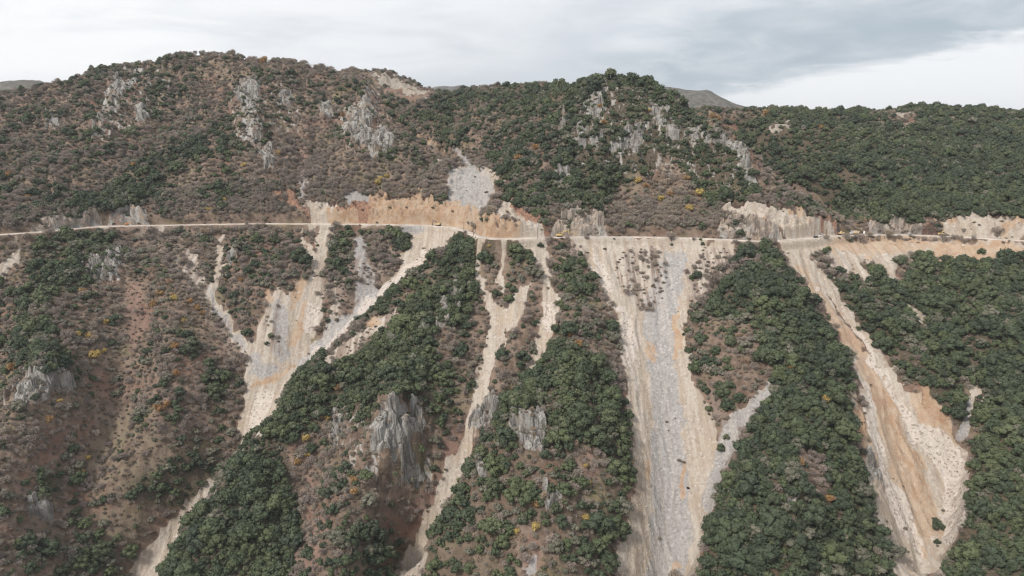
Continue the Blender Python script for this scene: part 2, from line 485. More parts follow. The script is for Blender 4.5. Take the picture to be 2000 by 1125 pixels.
TAN = [
    # great chute under the middle of the road
    [(1105, 468), (1420, 470), (1440, 480), (1405, 530), (1385, 560), (1350, 600), (1332, 650), (1347, 700), (1352, 740), (1378, 790), (1395, 830), (1402, 868), (1425, 820), (1470, 780), (1505, 745), (1517, 750), (1490, 795), (1452, 850), (1420, 920), (1388, 1000), (1370, 1060), (1362, 1135), (1198, 1135), (1215, 1060), (1235, 980), (1240, 900), (1226, 800), (1215, 700), (1200, 610), (1172, 560), (1150, 520), (1120, 490)],
    # left fan
    [(498, 650), (520, 600), (540, 565), (560, 580), (590, 560), (612, 530), (640, 565), (622, 640), (600, 690), (640, 650), (720, 580), (790, 520), (840, 470), (850, 450), (905, 450), (860, 490), (800, 532), (760, 572), (700, 622), (640, 682), (592, 727), (560, 772), (530, 832), (460, 897), (472, 850), (488, 790), (498, 745)],
    strip([(358, 486), (385, 525), (402, 568), (425, 600), (455, 645), (490, 695), (498, 750), (488, 800), (475, 850)], [18, 18, 16, 22, 24, 28, 32, 30, 32]),
    strip([(433, 455), (430, 500), (425, 540), (415, 580), (425, 605)], [11, 13, 13, 14, 18]),
    strip([(338, 495), (365, 530), (395, 575), (420, 600)], [8, 10, 11, 12]),
    strip([(632, 446), (628, 510), (612, 550), (600, 600), (575, 660)], [30, 22, 20, 34, 60]), strip([(585, 455), (612, 510), (612, 545)], [12, 12, 10]), strip([(652, 560), (655, 600), (650, 640)], [8, 10, 8]),
    [(810, 445), (890, 447), (905, 452), (800, 535), (775, 512), (800, 480)],
    # chute between the two wooded spurs
    strip([(934, 540), (950, 575), (972, 620), (965, 680), (950, 730), (932, 790), (920, 840)], [12, 16, 30, 32, 30, 28, 30]),
    strip([(1025, 560), (1005, 600), (985, 640)], [14, 22, 26]),
    strip([(920, 840), (900, 900), (872, 955), (840, 1020), (820, 1070), (800, 1135)], [30, 32, 32, 32, 36, 50]),
    strip([(1055, 470), (1062, 520), (1070, 560), (1072, 600), (1068, 645), (1052, 690), (1030, 735)], [28, 20, 17, 32, 30, 26, 24]),
    strip([(1030, 475), (1048, 500), (1060, 530)], [24, 14, 12]),
    strip([(1027, 560), (1020, 605), (1002, 650)], [13, 14, 10]),
    strip([(905, 478), (945, 470), (1050, 472)], [10, 14, 16]), strip([(940, 470), (938, 510), (932, 550)], [13, 12, 11]), strip([(976, 472), (985, 520), (978, 570)], [13, 11, 10]),
    # right-hand chute
    [(1512, 474), (1590, 470), (1640, 466), (1662, 475), (1700, 468), (1850, 470), (2010, 478), (2010, 496), (1920, 514), (1850, 500), (1785, 496), (1748, 520), (1762, 560), (1740, 545), (1692, 500), (1683, 505), (1700, 545), (1688, 552), (1662, 525), (1655, 545), (1625, 520), (1602, 490), (1582, 495), (1590, 512), (1640, 565), (1655, 600), (1702, 655), (1742, 722), (1792, 775), (1832, 832), (1870, 862), (1890, 880), (1886, 960), (1870, 1032), (1856, 1060), (1845, 1135), (1745, 1135), (1740, 1060), (1715, 970), (1700, 880), (1688, 800), (1665, 705), (1640, 645), (1600, 592), (1570, 552), (1540, 512)],
    strip([(1645, 700), (1668, 780), (1672, 850)], [5, 7, 6]), strip([(1690, 900), (1712, 990), (1745, 1080)], [10, 14, 18]),
    strip([(1897, 735), (1905, 760), (1893, 800), (1888, 845)], [12, 16, 16, 16]), strip([(1762, 592), (1790, 612), (1812, 640)], [8, 18, 12]), strip([(1925, 770), (1920, 800)], [10, 12]),
    # upper cuts
    [(597, 390), (640, 393), (668, 413), (655, 436), (603, 433), (613, 420), (600, 405)],
    [(960, 420), (985, 390), (1000, 400), (1040, 430), (1060, 445), (1088, 463), (940, 468), (1005, 458), (1017, 440), (990, 428)],
    [(1408, 398), (1440, 392), (1500, 403), (1560, 406), (1572, 418), (1610, 430), (1642, 440), (1655, 456), (1600, 464), (1530, 468), (1500, 470), (1470, 455), (1450, 445), (1470, 432), (1420, 425)],
    [(1808, 432), (1870, 425), (1930, 420), (2010, 429), (2010, 466), (1900, 460), (1840, 456), (1838, 442)],
    [(873, 405), (930, 405), (935, 435), (905, 442), (870, 438)],
    strip([(940, 330), (965, 345), (985, 360)], [14, 12, 10]), [(872, 340), (885, 328), (930, 330), (968, 348), (966, 385), (945, 418), (905, 428), (872, 412)],
    strip([(806, 262), (832, 292), (866, 326)], [3, 8, 7]),
    # lower left gully, leftmost slip
    strip([(428, 935), (400, 968), (365, 1010), (335, 1050), (300, 1095), (270, 1140)], [10, 30, 36, 48, 58, 62]),
    strip([(40, 472), (25, 510), (-10, 540)], [8, 16, 30]),
    # ledge on the near spur
    [(783, 600), (760, 640), (702, 682), (640, 722), (600, 722), (640, 700), (700, 645), (740, 622)],
    strip([(0, 458), (60, 455), (200, 446), (300, 443)], [5, 5, 7, 7]), strip([(240, 447), (330, 447)], [12, 8]),
    strip([(560, 437), (860, 441), (920, 452)], 8),
]
GREY = [
    [(1285, 520), (1330, 485), (1345, 495), (1332, 560), (1322, 620), (1318, 700), (1330, 800), (1345, 900), (1352, 1000), (1340, 1135), (1262, 1135), (1272, 1000), (1276, 900), (1272, 800), (1265, 700), (1256, 640), (1272, 570)],
    [(1505, 746), (1517, 750), (1452, 850), (1420, 920), (1390, 990), (1372, 1080), (1378, 960), (1395, 915), (1410, 835), (1440, 812), (1480, 772)],
    [(815, 518), (832, 500), (810, 530), (760, 570), (700, 620), (640, 680), (592, 725), (560, 720), (600, 692), (640, 642), (700, 592)],
    strip([(703, 456), (702, 490), (712, 540), (715, 590)], [14, 22, 34, 50]),
    strip([(495, 690), (500, 720), (540, 730)], [14, 22, 40]),
    strip([(540, 590), (552, 640), (545, 700)], [20, 26, 36]),
    [(876, 334), (925, 334), (964, 348), (966, 380), (948, 406), (930, 425), (900, 414), (862, 406), (874, 370)], strip([(930, 345), (915, 322), (900, 305), (885, 292)], [22, 16, 12, 8]),
    strip([(906, 405), (912, 435)], [14, 8]),
    strip([(395, 555), (415, 590), (440, 630), (480, 680)], [6, 9, 12, 16]),
    strip([(1890, 780), (1886, 815), (1880, 860)], [14, 16, 20]),
    strip([(700, 412), (712, 430)], [6, 10]), strip([(862, 402), (872, 432)], [8, 12]), strip([(588, 330), (592, 360), (593, 385)], [7, 9, 14]), [(668, 385), (690, 372), (722, 385), (735, 402), (715, 406), (680, 402)],
    strip([(770, 425), (792, 445), (800, 470)], [4, 6, 6]), strip([(812, 395), (825, 412), (840, 436)], [4, 8, 10]), strip([(790, 400), (798, 425)], [4, 5]),
    strip([(1470, 505), (1462, 515)], [14, 22]), strip([(1045, 1080), (1040, 1130)], [12, 22]),
    strip([(780, 460), (800, 452), (830, 455)], [14, 16, 10]),
]
ORANGE = [
    [(632, 402), (660, 405), (690, 410), (720, 410), (730, 374), (748, 372), (770, 388), (800, 384), (828, 372), (836, 392), (860, 402), (880, 400), (932, 412), (940, 422), (930, 440), (860, 438), (760, 437), (690, 437), (655, 435)],
    [(934, 430), (960, 421), (1000, 435), (1016, 445), (1000, 464), (930, 466)],
    strip([(1130, 420), (1130, 455)], [14, 24]),
    [(1835, 473), (2010, 481), (2010, 498), (1950, 500), (1915, 515), (1860, 513), (1822, 508)],
    [(1690, 690), (1722, 760), (1762, 832), (1792, 900), (1812, 960), (1828, 1015), (1800, 1000), (1770, 940), (1740, 880), (1710, 810), (1690, 740)],
    [(1665, 760), (1690, 825), (1706, 905), (1700, 922), (1680, 850)],
    strip([(1800, 760), (1830, 810), (1860, 850)], [14, 26, 14]),
    [(752, 603), (738, 630), (705, 647), (722, 625)],
    strip([(590, 545), (582, 570), (570, 620)], [20, 18, 10]), strip([(520, 565), (528, 590)], [14, 18]), strip([(605, 600), (575, 670)], [12, 16]),
    strip([(1320, 610), (1322, 660), (1318, 710)], [6, 14, 10]), strip([(1262, 660), (1270, 705)], [8, 12]), strip([(1265, 890), (1268, 940)], [10, 16]), strip([(1340, 900), (1330, 975)], [10, 14]), strip([(1325, 1100), (1320, 1135)], [12, 14]),
    [(1470, 432), (1500, 430), (1515, 450), (1470, 460), (1455, 450)], [(1545, 410), (1570, 412), (1560, 425), (1540, 422)],
    strip([(240, 412), (265, 412), (285, 428)], [10, 22, 10]), strip([(228, 437), (270, 437)], [5, 4]),
    [(1850, 428), (1880, 428), (1870, 440), (1848, 440)], [(1940, 440), (1990, 432), (2010, 445), (1960, 452)], strip([(1840, 430), (1800, 430)], 8),
    strip([(796, 252), (842, 286), (872, 312)], [4, 9, 4]), strip([(1690, 475), (1830, 476)], [16, 12]),
    strip([(1810, 1100), (1790, 1040)], [16, 12]),
    strip([(490, 760), (535, 740), (575, 720)], [8, 14, 10]),
]
REDCUT = [
    [(503, 379), (530, 376), (560, 374), (592, 386), (580, 392), (560, 388), (510, 382)],
    [(648, 403), (665, 407), (690, 402), (722, 408), (745, 414), (720, 428), (690, 420), (665, 418)],
    [(976, 394), (1000, 396), (1040, 420), (1072, 440), (1074, 453), (1040, 436), (1010, 420), (990, 402)],
    [(1572, 418), (1600, 424), (1640, 440), (1652, 451), (1630, 448), (1590, 434)],
    strip([(560, 392), (590, 402), (606, 428)], [6, 10, 6]),
    strip([(770, 498), (800, 492)], [9, 7]),
]
RED = [
    strip([(1420, 800), (1450, 820), (1480, 800)], [22, 26, 14]),
    strip([(262, 560), (268, 620), (262, 680)], [30, 40, 20]), strip([(885, 820), (880, 880), (860, 930), (800, 1020)], [18, 26, 30, 24]),
    strip([(640, 1010), (620, 1050), (600, 1120)], [20, 22, 26]), strip([(1215, 1000), (1215, 1080)], [24, 20]), strip([(600, 880), (610, 1000)], [16, 12]),
    strip([(1335, 700), (1360, 760), (1390, 810)], [10, 18, 18]), strip([(1760, 720), (1735, 690)], [12, 10]),
    strip([(150, 880), (100, 900), (60, 1000)], [26, 20, 16]), strip([(1040, 1050), (1050, 1120)], [22, 40]),
    strip([(580, 250), (590, 300), (590, 350)], [14, 26, 30]), strip([(1230, 380), (1235, 440)], [20, 30]), strip([(1150, 880), (1155, 930)], [26, 30]),
]
ROCK = [
    ("tall pale limestone crags stepping down the left mountain's western shoulder", [(228, 150), (262, 148), (285, 140), (270, 160), (256, 175), (238, 205), (215, 225), (205, 250), (216, 262), (192, 276), (176, 265), (190, 240), (196, 205), (210, 175)]),
    ("small grey crag alone on the far left hillside", [(82, 240), (98, 223), (118, 238), (112, 258), (90, 256)]),
    ("broken grey cliff band below the flat summit of the left mountain", [(455, 180), (485, 150), (512, 160), (508, 210), (515, 270), (498, 290), (470, 282), (480, 230)]),
    ("short fluted cliff in a dark bowl right of the left summit", [(540, 182), (572, 185), (566, 212), (546, 206)]),
    ("sharp grey rock pinnacle standing at the end of the left mountain", [(714, 177), (728, 200), (738, 232), (728, 252), (736, 266), (752, 250), (772, 268), (778, 288), (740, 292), (722, 302), (690, 288), (664, 248), (698, 222), (704, 195)]),
    ("cream rock shoulder left of the middle summit's dark trees", [(1168, 180), (1186, 168), (1180, 200), (1172, 235), (1140, 222), (1135, 205)]),
    ("thin vertical stone blade on the left edge of the middle peak", [(1097, 218), (1106, 220), (1105, 258), (1095, 256)]),
    ("pale fluted cliff low on the left face of the middle peak", [(1158, 268), (1182, 272), (1176, 302), (1156, 296)]),
    ("long diagonal white rock streak in the centre of the middle peak", [(1226, 250), (1262, 250), (1258, 290), (1232, 312), (1220, 290)]),
    ("big pale limestone rib running down the right edge of the middle peak", [(1386, 254), (1412, 272), (1450, 288), (1468, 330), (1482, 366), (1464, 376), (1446, 332), (1420, 300), (1398, 302), (1376, 292)]),
    ("square cream cliff beside the big rib of the middle peak", [(1336, 254), (1372, 254), (1362, 288), (1332, 278)]),
    ("fissured cliff high on the right side of the middle peak's summit", [(1268, 200), (1302, 210), (1296, 258), (1272, 246)]),
    ("small pale cliff beside the dark cleft of the middle peak", [(1198, 276), (1224, 284), (1216, 322), (1196, 312)]),
    ("grey slab left of the pale fluted cliff on the middle peak", [(1122, 256), (1150, 250), (1146, 292), (1122, 286)]),
    ("low pale outcrop at the left foot of the middle peak", [(1082, 330), (1110, 316), (1124, 346), (1090, 362)]),
    ("dark streaked cliff between the white streak and the square cliff", [(1304, 236), (1332, 248), (1326, 296), (1304, 284)]),
    ("stepped crag under the left mountain's cliff band", [(505, 300), (532, 290), (542, 332), (514, 338)]),
    ("pale crag among oaks right of the western shoulder's crags", [(262, 215), (290, 205), (298, 240), (270, 250)]),
    ("weathered crag between the fluted cliff and the pinnacle", [(622, 200), (645, 196), (650, 235), (628, 240)]),
    ("grey rock wall above the road with an orange scar in it", [(1078, 450), (1090, 414), (1130, 404), (1174, 399), (1186, 440), (1186, 460), (1090, 461)]),
    ("long grey rock cutting above the road at the far left", [(58, 436), (98, 421), (160, 414), (214, 416), (248, 401), (282, 405), (300, 430), (232, 439), (160, 441), (60, 448)]),
    ("brown and cream blasted rock face left of the right road cut", [(1405, 432), (1470, 425), (1505, 446), (1540, 463), (1480, 469), (1400, 462)]),
    ("weathered pale crag with ledges on the lower left spur", [(48, 725), (90, 712), (132, 724), (148, 752), (102, 770), (82, 802), (28, 802), (12, 790)]),
    ("grey cliff steps under the oaks near the left end of the road", [(160, 512), (205, 500), (242, 498), (236, 545), (180, 560)]),
    ("small cliff right of the left gully's straight white run", [(446, 490), (460, 480), (466, 520), (440, 530)]),
    ("broad light grey cliff in the lower face of the central spur", [(735, 820), (768, 776), (815, 786), (828, 830), (802, 862), (832, 930), (792, 942), (776, 892), (722, 872)]),
    ("narrow upright slab left of the central spur's broad cliff", [(650, 812), (668, 818), (658, 872), (644, 862)]),
    ("slanting rock slabs lining the narrow gully between the two central spurs", [(945, 775), (985, 765), (975, 810), (945, 850), (912, 852), (925, 820)]),
    ("grey cliff capped by oaks on the second central spur", [(1000, 800), (1060, 798), (1074, 842), (1058, 905), (1040, 880), (985, 835)]),
    ("pale outcrop low on the second central spur", [(1060, 948), (1096, 950), (1102, 985), (1070, 992), (1058, 970)]),
    ("thin pale rock fin at the left edge of the second central spur", [(935, 960), (930, 925), (945, 882), (950, 900), (945, 945)]),
    ("rounded grey outcrop among trees on the spur right of the great chute", [(1525, 942), (1558, 948), (1572, 982), (1530, 992)]),
    ("low grey outcrop in the lower left corner slope", [(55, 972), (110, 982), (104, 1014), (58, 1012)]),
    ("grey rock face above the road between the right road cuts", [(1700, 436), (1760, 432), (1800, 438), (1800, 456), (1700, 456)]),
    ("slanting slabs on the crest ledge of the central spur", [(880, 555), (905, 550), (900, 590), (865, 640), (850, 640), (862, 590)]),
    ("crumbling slabs along the left edge of the right-hand chute", [(1690, 870), (1705, 900), (1720, 960), (1705, 950), (1690, 915)]),
]
WHITE = [
    strip([(1662, 690), (1690, 760), (1706, 840), (1722, 920), (1752, 980), (1782, 1040), (1800, 1100)], [8, 14, 16, 18, 24, 22, 20]),
    strip([(1598, 565), (1640, 618), (1690, 675), (1728, 740), (1760, 800), (1800, 850), (1850, 895), (1875, 950), (1865, 1010), (1848, 1060)], [6, 10, 12, 16, 20, 40, 60, 50, 44, 26]),
    strip([(1070, 600), (1070, 650)], [24, 18]),
    strip([(1210, 600), (1230, 660), (1240, 760)], [18, 20, 12]), strip([(1160, 500), (1190, 570)], [16, 16]),
    strip([(840, 490), (740, 580), (660, 660), (600, 715)], [6, 14, 18, 14]),
    strip([(620, 600), (598, 650)], [22, 20]), strip([(520, 770), (490, 850)], [28, 24]),
    strip([(640, 396), (662, 415)], [7, 5]), strip([(570, 383), (640, 397)], [3, 5]), strip([(1430, 418), (1560, 428)], 4),
    strip([(1060, 448), (960, 418)], [7, 6]),
]
DARK = [  # scarp lines: dark root soil, with the shade of the undercut painted in
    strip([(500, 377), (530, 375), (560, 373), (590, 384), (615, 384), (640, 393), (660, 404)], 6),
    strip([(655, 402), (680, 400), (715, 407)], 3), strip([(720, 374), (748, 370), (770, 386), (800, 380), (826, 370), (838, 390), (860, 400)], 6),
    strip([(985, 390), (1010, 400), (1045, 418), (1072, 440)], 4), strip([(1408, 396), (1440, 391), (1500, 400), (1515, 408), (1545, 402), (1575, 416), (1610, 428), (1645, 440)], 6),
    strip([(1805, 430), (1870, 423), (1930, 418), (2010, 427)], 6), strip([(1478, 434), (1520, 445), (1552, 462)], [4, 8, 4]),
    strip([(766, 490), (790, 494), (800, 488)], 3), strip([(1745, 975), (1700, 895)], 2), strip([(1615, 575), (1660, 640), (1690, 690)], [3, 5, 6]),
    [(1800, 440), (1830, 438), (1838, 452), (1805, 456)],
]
GRASS = [
    [(400, 125), (450, 118), (500, 130), (480, 160), (430, 180), (395, 160)], [(270, 210), (320, 220), (310, 250), (265, 240)],
    [(190, 820), (250, 800), (330, 880), (300, 960), (200, 1000), (150, 950)], [(180, 1000), (280, 1000), (290, 1060), (200, 1090)],
    [(1260, 160), (1330, 205), (1400, 250), (1480, 330), (1440, 300), (1330, 220)], [(1090, 600), (1130, 600), (1110, 570), (1085, 580)],
    [(1380, 600), (1450, 620), (1480, 700), (1400, 660)], [(1690, 410), (1720, 415), (1690, 430), (1670, 425)],
    [(1000, 400), (1060, 380), (1100, 400), (1080, 430)], [(700, 560), (850, 520), (880, 600), (780, 600)],
    [(1480, 1000), (1560, 1000), (1550, 1040), (1500, 1040)], [(1290, 370), (1240, 400), (1210, 370), (1230, 340)],
]
PALE = [  # far stony ground showing between shrubs, tan far slope
    [(720, 140), (760, 148), (800, 165), (852, 188), (830, 196), (780, 180), (735, 160)],
    [(1500, 245), (1540, 235), (1545, 255), (1505, 258)], [(1715, 222), (1760, 220), (1800, 222), (1760, 232)], [(1750, 240), (1780, 238), (1770, 252)], [(1850, 226), (1875, 232), (1860, 238)], [(1730, 290), (1750, 295), (1740, 300)],
    [(990, 350), (1010, 360), (990, 370)],
]
BRUSHY = [
    [(255, 447), (345, 447), (420, 572), (392, 580)], strip([(345, 545), (400, 600), (440, 650), (470, 690)], [10, 26, 30, 20]), [(1370, 490), (1440, 500), (1385, 600), (1345, 640)],
    [(790, 590), (765, 645), (702, 690), (640, 730), (590, 722), (640, 695), (700, 640), (740, 615)], [(1440, 480), (1490, 478), (1500, 520), (1440, 545), (1400, 540)], [(1085, 480), (1140, 485), (1150, 520), (1100, 510)],   # upper funnel of the great chute and other slopes where bare bushes stand in scree
    [(1200, 500), (1290, 480), (1300, 560), (1290, 610), (1262, 612), (1235, 590), (1205, 545)], [(1380, 480), (1430, 480), (1400, 530), (1350, 580), (1340, 540)],
    [(720, 500), (790, 480), (770, 530), (700, 560), (690, 520)], [(520, 600), (545, 590), (548, 690), (520, 690)], [(640, 520), (690, 500), (700, 570), (640, 600), (620, 590)],
    [(1380, 760), (1410, 790), (1430, 830), (1395, 830)], [(1600, 500), (1650, 530), (1640, 560), (1600, 520)],
]

M_TAN, M_GREY, M_ORA, M_RED = raster(TAN, 7), raster(GREY, 7), raster(ORANGE, 6), raster(RED, 4)
M_ORA = np.maximum(M_ORA, .62 * raster([[(1632, 590), (1690, 675), (1728, 755), (1768, 835), (1802, 900), (1832, 1000), (1842, 1065), (1800, 1065), (1770, 1000), (1740, 930), (1715, 840), (1692, 760), (1645, 660)],
    [(1770, 745), (1835, 810), (1885, 872), (1868, 880), (1820, 850), (1775, 790)], strip([(1560, 520), (1620, 600), (1665, 690)], [20, 26, 20]), [(1600, 470), (1850, 470), (1840, 492), (1720, 500), (1640, 500)]], 5))
M_REDCUT = raster(REDCUT, 4)
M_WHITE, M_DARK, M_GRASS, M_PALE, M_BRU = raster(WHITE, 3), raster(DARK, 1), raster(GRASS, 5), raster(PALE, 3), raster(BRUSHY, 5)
M_ROCKS = [raster([p], 1) for _, p in ROCK]
M_ROCK = np.max(M_ROCKS, axis=0)
CLIFFY = raster([[(1110, 240), (1180, 170), (1260, 190), (1380, 260), (1480, 370), (1400, 380), (1330, 330), (1220, 350), (1120, 320)], [(450, 160), (560, 170), (600, 240), (540, 300), (460, 290)],
                 [(650, 230), (740, 170), (790, 300), (680, 310)], [(170, 250), (280, 130), (350, 150), (300, 230), (200, 290)], [(640, 800), (840, 760), (850, 950), (760, 960), (640, 880)], [(150, 490), (250, 490), (240, 560), (160, 570)]], 6)
M_SCREE = np.clip(np.max([M_TAN, M_GREY], axis=0), 0, 1)

# ------------------------------------------------------------------ vegetation maps: share of evergreen / bare deciduous cover
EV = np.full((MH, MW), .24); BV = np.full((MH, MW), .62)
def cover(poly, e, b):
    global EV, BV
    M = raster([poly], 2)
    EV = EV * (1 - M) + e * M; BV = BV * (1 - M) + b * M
# upper left mountain
cover([(-100, 150), (100, 150), (300, 100), (640, 130), (800, 220), (870, 340), (600, 380), (-100, 430)], .36, .63)
cover([(380, 95), (640, 125), (720, 160), (640, 160), (520, 135), (440, 118), (370, 120)], .10, .85)
cover([(390, 118), (450, 116), (505, 128), (480, 165), (430, 185), (392, 165)], .14, .25)
cover([(130, 150), (300, 112), (370, 108), (300, 130), (180, 160)], .45, .40)
cover([(150, 200), (260, 150), (350, 140), (330, 190), (270, 260), (190, 290), (150, 280)], .52, .28)
cover([(280, 128), (345, 145), (335, 195), (285, 205)], .75, .15)
cover([(250, 330), (330, 290), (400, 262), (415, 290), (350, 340), (300, 390), (230, 412), (130, 422), (130, 400), (200, 380)], .75, .15)
cover([(410, 240), (470, 210), (560, 160), (600, 200), (560, 260), (520, 300), (430, 300)], .58, .25)
cover([(620, 145), (700, 160), (800, 235), (860, 320), (800, 280), (730, 200), (640, 180)], .45, .45)
cover([(560, 250), (620, 240), (690, 300), (780, 320), (870, 350), (870, 390), (720, 372), (560, 372), (480, 330)], .04, .92)
cover([(735, 280), (782, 280), (772, 315), (730, 312)], .8, .12); cover([(650, 250), (690, 255), (700, 285), (660, 280)], .7, .1)
cover([(-50, 260), (150, 280), (150, 400), (-50, 420)], .36, .60)
cover([(300, 400), (500, 385), (500, 432), (300, 437)], .10, .75)
cover([(700, 135), (800, 160), (855, 188), (800, 200), (740, 175)], .16, .02)
# hill behind the valley, middle peak, right hill
cover([(800, 225), (860, 182), (1110, 160), (1200, 145), (1150, 200), (1100, 270), (1050, 330), (990, 385), (940, 320), (880, 300)], .70, .28)
cover([(880, 240), (990, 230), (980, 300), (900, 290)], .45, .52); cover([(860, 310), (940, 305), (980, 325), (940, 338), (880, 340)], .06, .9)
cover([(985, 385), (1050, 325), (1080, 345), (1060, 400), (1075, 435), (1030, 415)], .72, .2)
cover([(1110, 170), (1200, 146), (1270, 158), (1340, 205), (1390, 255), (1480, 340), (1500, 370), (1400, 400), (1340, 390), (1300, 340), (1220, 360), (1190, 400), (1080, 400), (1060, 360), (1100, 280)], .86, .08)
cover([(1210, 365), (1300, 315), (1340, 340), (1380, 380), (1405, 420), (1400, 455), (1190, 455), (1185, 405)], .14, .62)
cover([(1205, 330), (1235, 330), (1235, 365), (1205, 360)], .9, .02); cover([(1340, 335), (1430, 325), (1480, 380), (1440, 395), (1360, 390)], .8, .1)
cover([(1300, 180), (1400, 240), (1500, 330), (1640, 430), (1560, 405), (1500, 370), (1400, 262)], .25, .55)
cover([(1480, 340), (1560, 375), (1650, 432), (1600, 420), (1540, 402), (1490, 398)], .25, .68)
cover([(1400, 220), (1500, 208), (1800, 198), (2100, 212), (2100, 430), (1870, 425), (1800, 436), (1655, 434), (1600, 396), (1500, 325), (1440, 270)], .93, .05)
cover([(1280, 175), (1400, 195), (1500, 215), (1500, 235), (1400, 235)], .5, .45)
cover([(1660, 412), (1720, 410), (1700, 434), (1650, 434)], .35, .2); cover([(1650, 438), (1810, 436), (1810, 458), (1660, 456)], .08, .25)
cover([(1690, 215), (1800, 210), (1800, 250), (1690, 250)], .55, .05)
# below the road, left
cover([(-50, 470), (170, 455), (350, 450), (480, 450), (500, 560), (490, 760), (480, 880), (420, 940), (300, 1060), (250, 1140), (-50, 1140)], .30, .66)
cover([(60, 480), (150, 452), (205, 455), (245, 490), (235, 545), (190, 560), (120, 575), (60, 610), (110, 650), (160, 720), (150, 765), (120, 735), (60, 735), (20, 690), (30, 600), (60, 540)], .74, .16)
cover([(235, 540), (290, 545), (295, 680), (240, 690)], .02, .12); cover([(200, 700), (270, 690), (270, 800), (200, 920), (150, 900)], .05, .22)
cover([(180, 820), (280, 850), (330, 890), (300, 960), (180, 980)], .06, .30); cover([(160, 990), (290, 985), (280, 1080), (190, 1090)], .10, .28)
cover([(260, 448), (340, 448), (420, 580), (380, 580)], .10, .35)
cover([(350, 560), (400, 600), (460, 680), (440, 700), (380, 650)], .05, .16)
cover([(452, 478), (500, 465), (535, 480), (538, 515), (470, 520)], .85, .1); cover([(452, 550), (500, 560), (495, 625), (455, 615)], .8, .15)
cover([(640, 480), (660, 445), (690, 440), (692, 510), (660, 560)], .7, .2); cover([(768, 452), (805, 455), (805, 492), (768, 494)], .95, .05)
cover([(515, 640), (540, 640), (535, 690), (515, 690)], .8, .15)
cover([(405, 715), (452, 735), (445, 810), (400, 800)], .75, .2); cover([(240, 950), (330, 900), (380, 880), (425, 930), (370, 975), (330, 1000), (250, 970)], .8, .12)
cover([(130, 1060), (270, 1020), (265, 1140), (-20, 1140), (40, 1090)], .48, .35); cover([(70, 920), (120, 920), (125, 970), (70, 970)], .9, .05)
cover([(270, 690), (310, 690), (320, 800), (280, 870), (260, 780)], .5, .35)
# between the branches of the left fan
cover([(440, 480), (620, 460), (630, 540), (580, 580), (540, 600), (500, 600), (440, 560)], .35, .50)
cover([(650, 560), (690, 540), (700, 600), (650, 640), (620, 640)], .25, .5)
# central spur
cover([(895, 455), (935, 462), (950, 485), (930, 530), (925, 600), (905, 680), (890, 740), (872, 830), (882, 880), (850, 910), (800, 770), (740, 780), (720, 840), (650, 800), (600, 850), (560, 870), (570, 960), (592, 1035), (560, 1140), (300, 1140), (345, 1060), (418, 965), (465, 886), (528, 826), (588, 725), (640, 690), (700, 690), (790, 610), (850, 540), (870, 490)], .93, .05)
cover([(840, 640), (905, 640), (890, 720), (860, 700)], .15, .75); cover([(700, 560), (850, 500), (860, 560), (770, 620), (690, 640)], .62, .15)
cover([(600, 860), (720, 850), (800, 950), (770, 1040), (700, 970), (640, 1020), (592, 960)], .28, .50)
cover([(630, 960), (690, 940), (710, 1010), (740, 990), (785, 1050), (790, 1140), (590, 1140), (620, 1050)], .62, .28); cover([(760, 940), (900, 860), (860, 980), (810, 1070), (780, 1050)], .10, .42)
cover([(720, 830), (800, 770), (875, 860), (850, 940), (740, 950)], .48, .12)
# gully and second spur
cover([(930, 490), (1080, 490), (1080, 640), (1030, 740), (960, 800), (930, 700)], .28, .45); cover([(985, 478), (1035, 480), (1045, 510), (1000, 510)], .95, .03); cover([(945, 478), (968, 478), (965, 525), (945, 520)], .95, .03)
cover([(1080, 480), (1140, 490), (1200, 600), (1215, 700), (1160, 690), (1100, 650)], .38, .45); cover([(1080, 508), (1125, 505), (1160, 570), (1130, 590), (1085, 560)], .72, .15)
cover([(1100, 640), (1150, 690), (1210, 730), (1230, 860), (1232, 950), (1180, 920), (1090, 850), (980, 880), (950, 868), (1000, 780), (1060, 700)], .90, .06)
cover([(1170, 660), (1215, 690), (1225, 790), (1190, 740)], .12, .80)
cover([(930, 880), (1090, 850), (1130, 900), (1230, 960), (1225, 1010), (1200, 1140), (810, 1140), (850, 1050), (900, 960)], .68, .24)
cover([(1110, 870), (1190, 890), (1170, 990), (1120, 980)], .12, .72); cover([(1005, 1030), (1090, 1030), (1080, 1140), (1020, 1140)], .15, .45)
# third spur
cover([(1488, 476), (1520, 490), (1548, 545), (1602, 620), (1645, 700), (1668, 780), (1690, 880), (1710, 980), (1735, 1060), (1745, 1140), (1365, 1140), (1392, 1010), (1430, 915), (1462, 850), (1512, 770), (1522, 742), (1490, 700), (1450, 710), (1400, 790), (1345, 690), (1340, 640), (1385, 600), (1400, 560), (1445, 540), (1488, 520)], .90, .07)
cover([(1340, 640), (1400, 620), (1480, 640), (1500, 700), (1440, 730), (1400, 800), (1360, 740)], .40, .42); cover([(1400, 760), (1430, 750), (1450, 790), (1415, 805)], .9, .05)
cover([(1420, 480), (1480, 475), (1470, 505), (1430, 515)], .8, .1); cover([(1380, 500), (1440, 490), (1430, 540), (1370, 600)], .12, .15)
cover([(1560, 880), (1600, 890), (1620, 980), (1570, 960)], .2, .65); cover([(1610, 600), (1660, 690), (1680, 780), (1650, 720)], .5, .35); cover([(1660, 800), (1690, 850), (1720, 970), (1690, 930)], .35, .1)
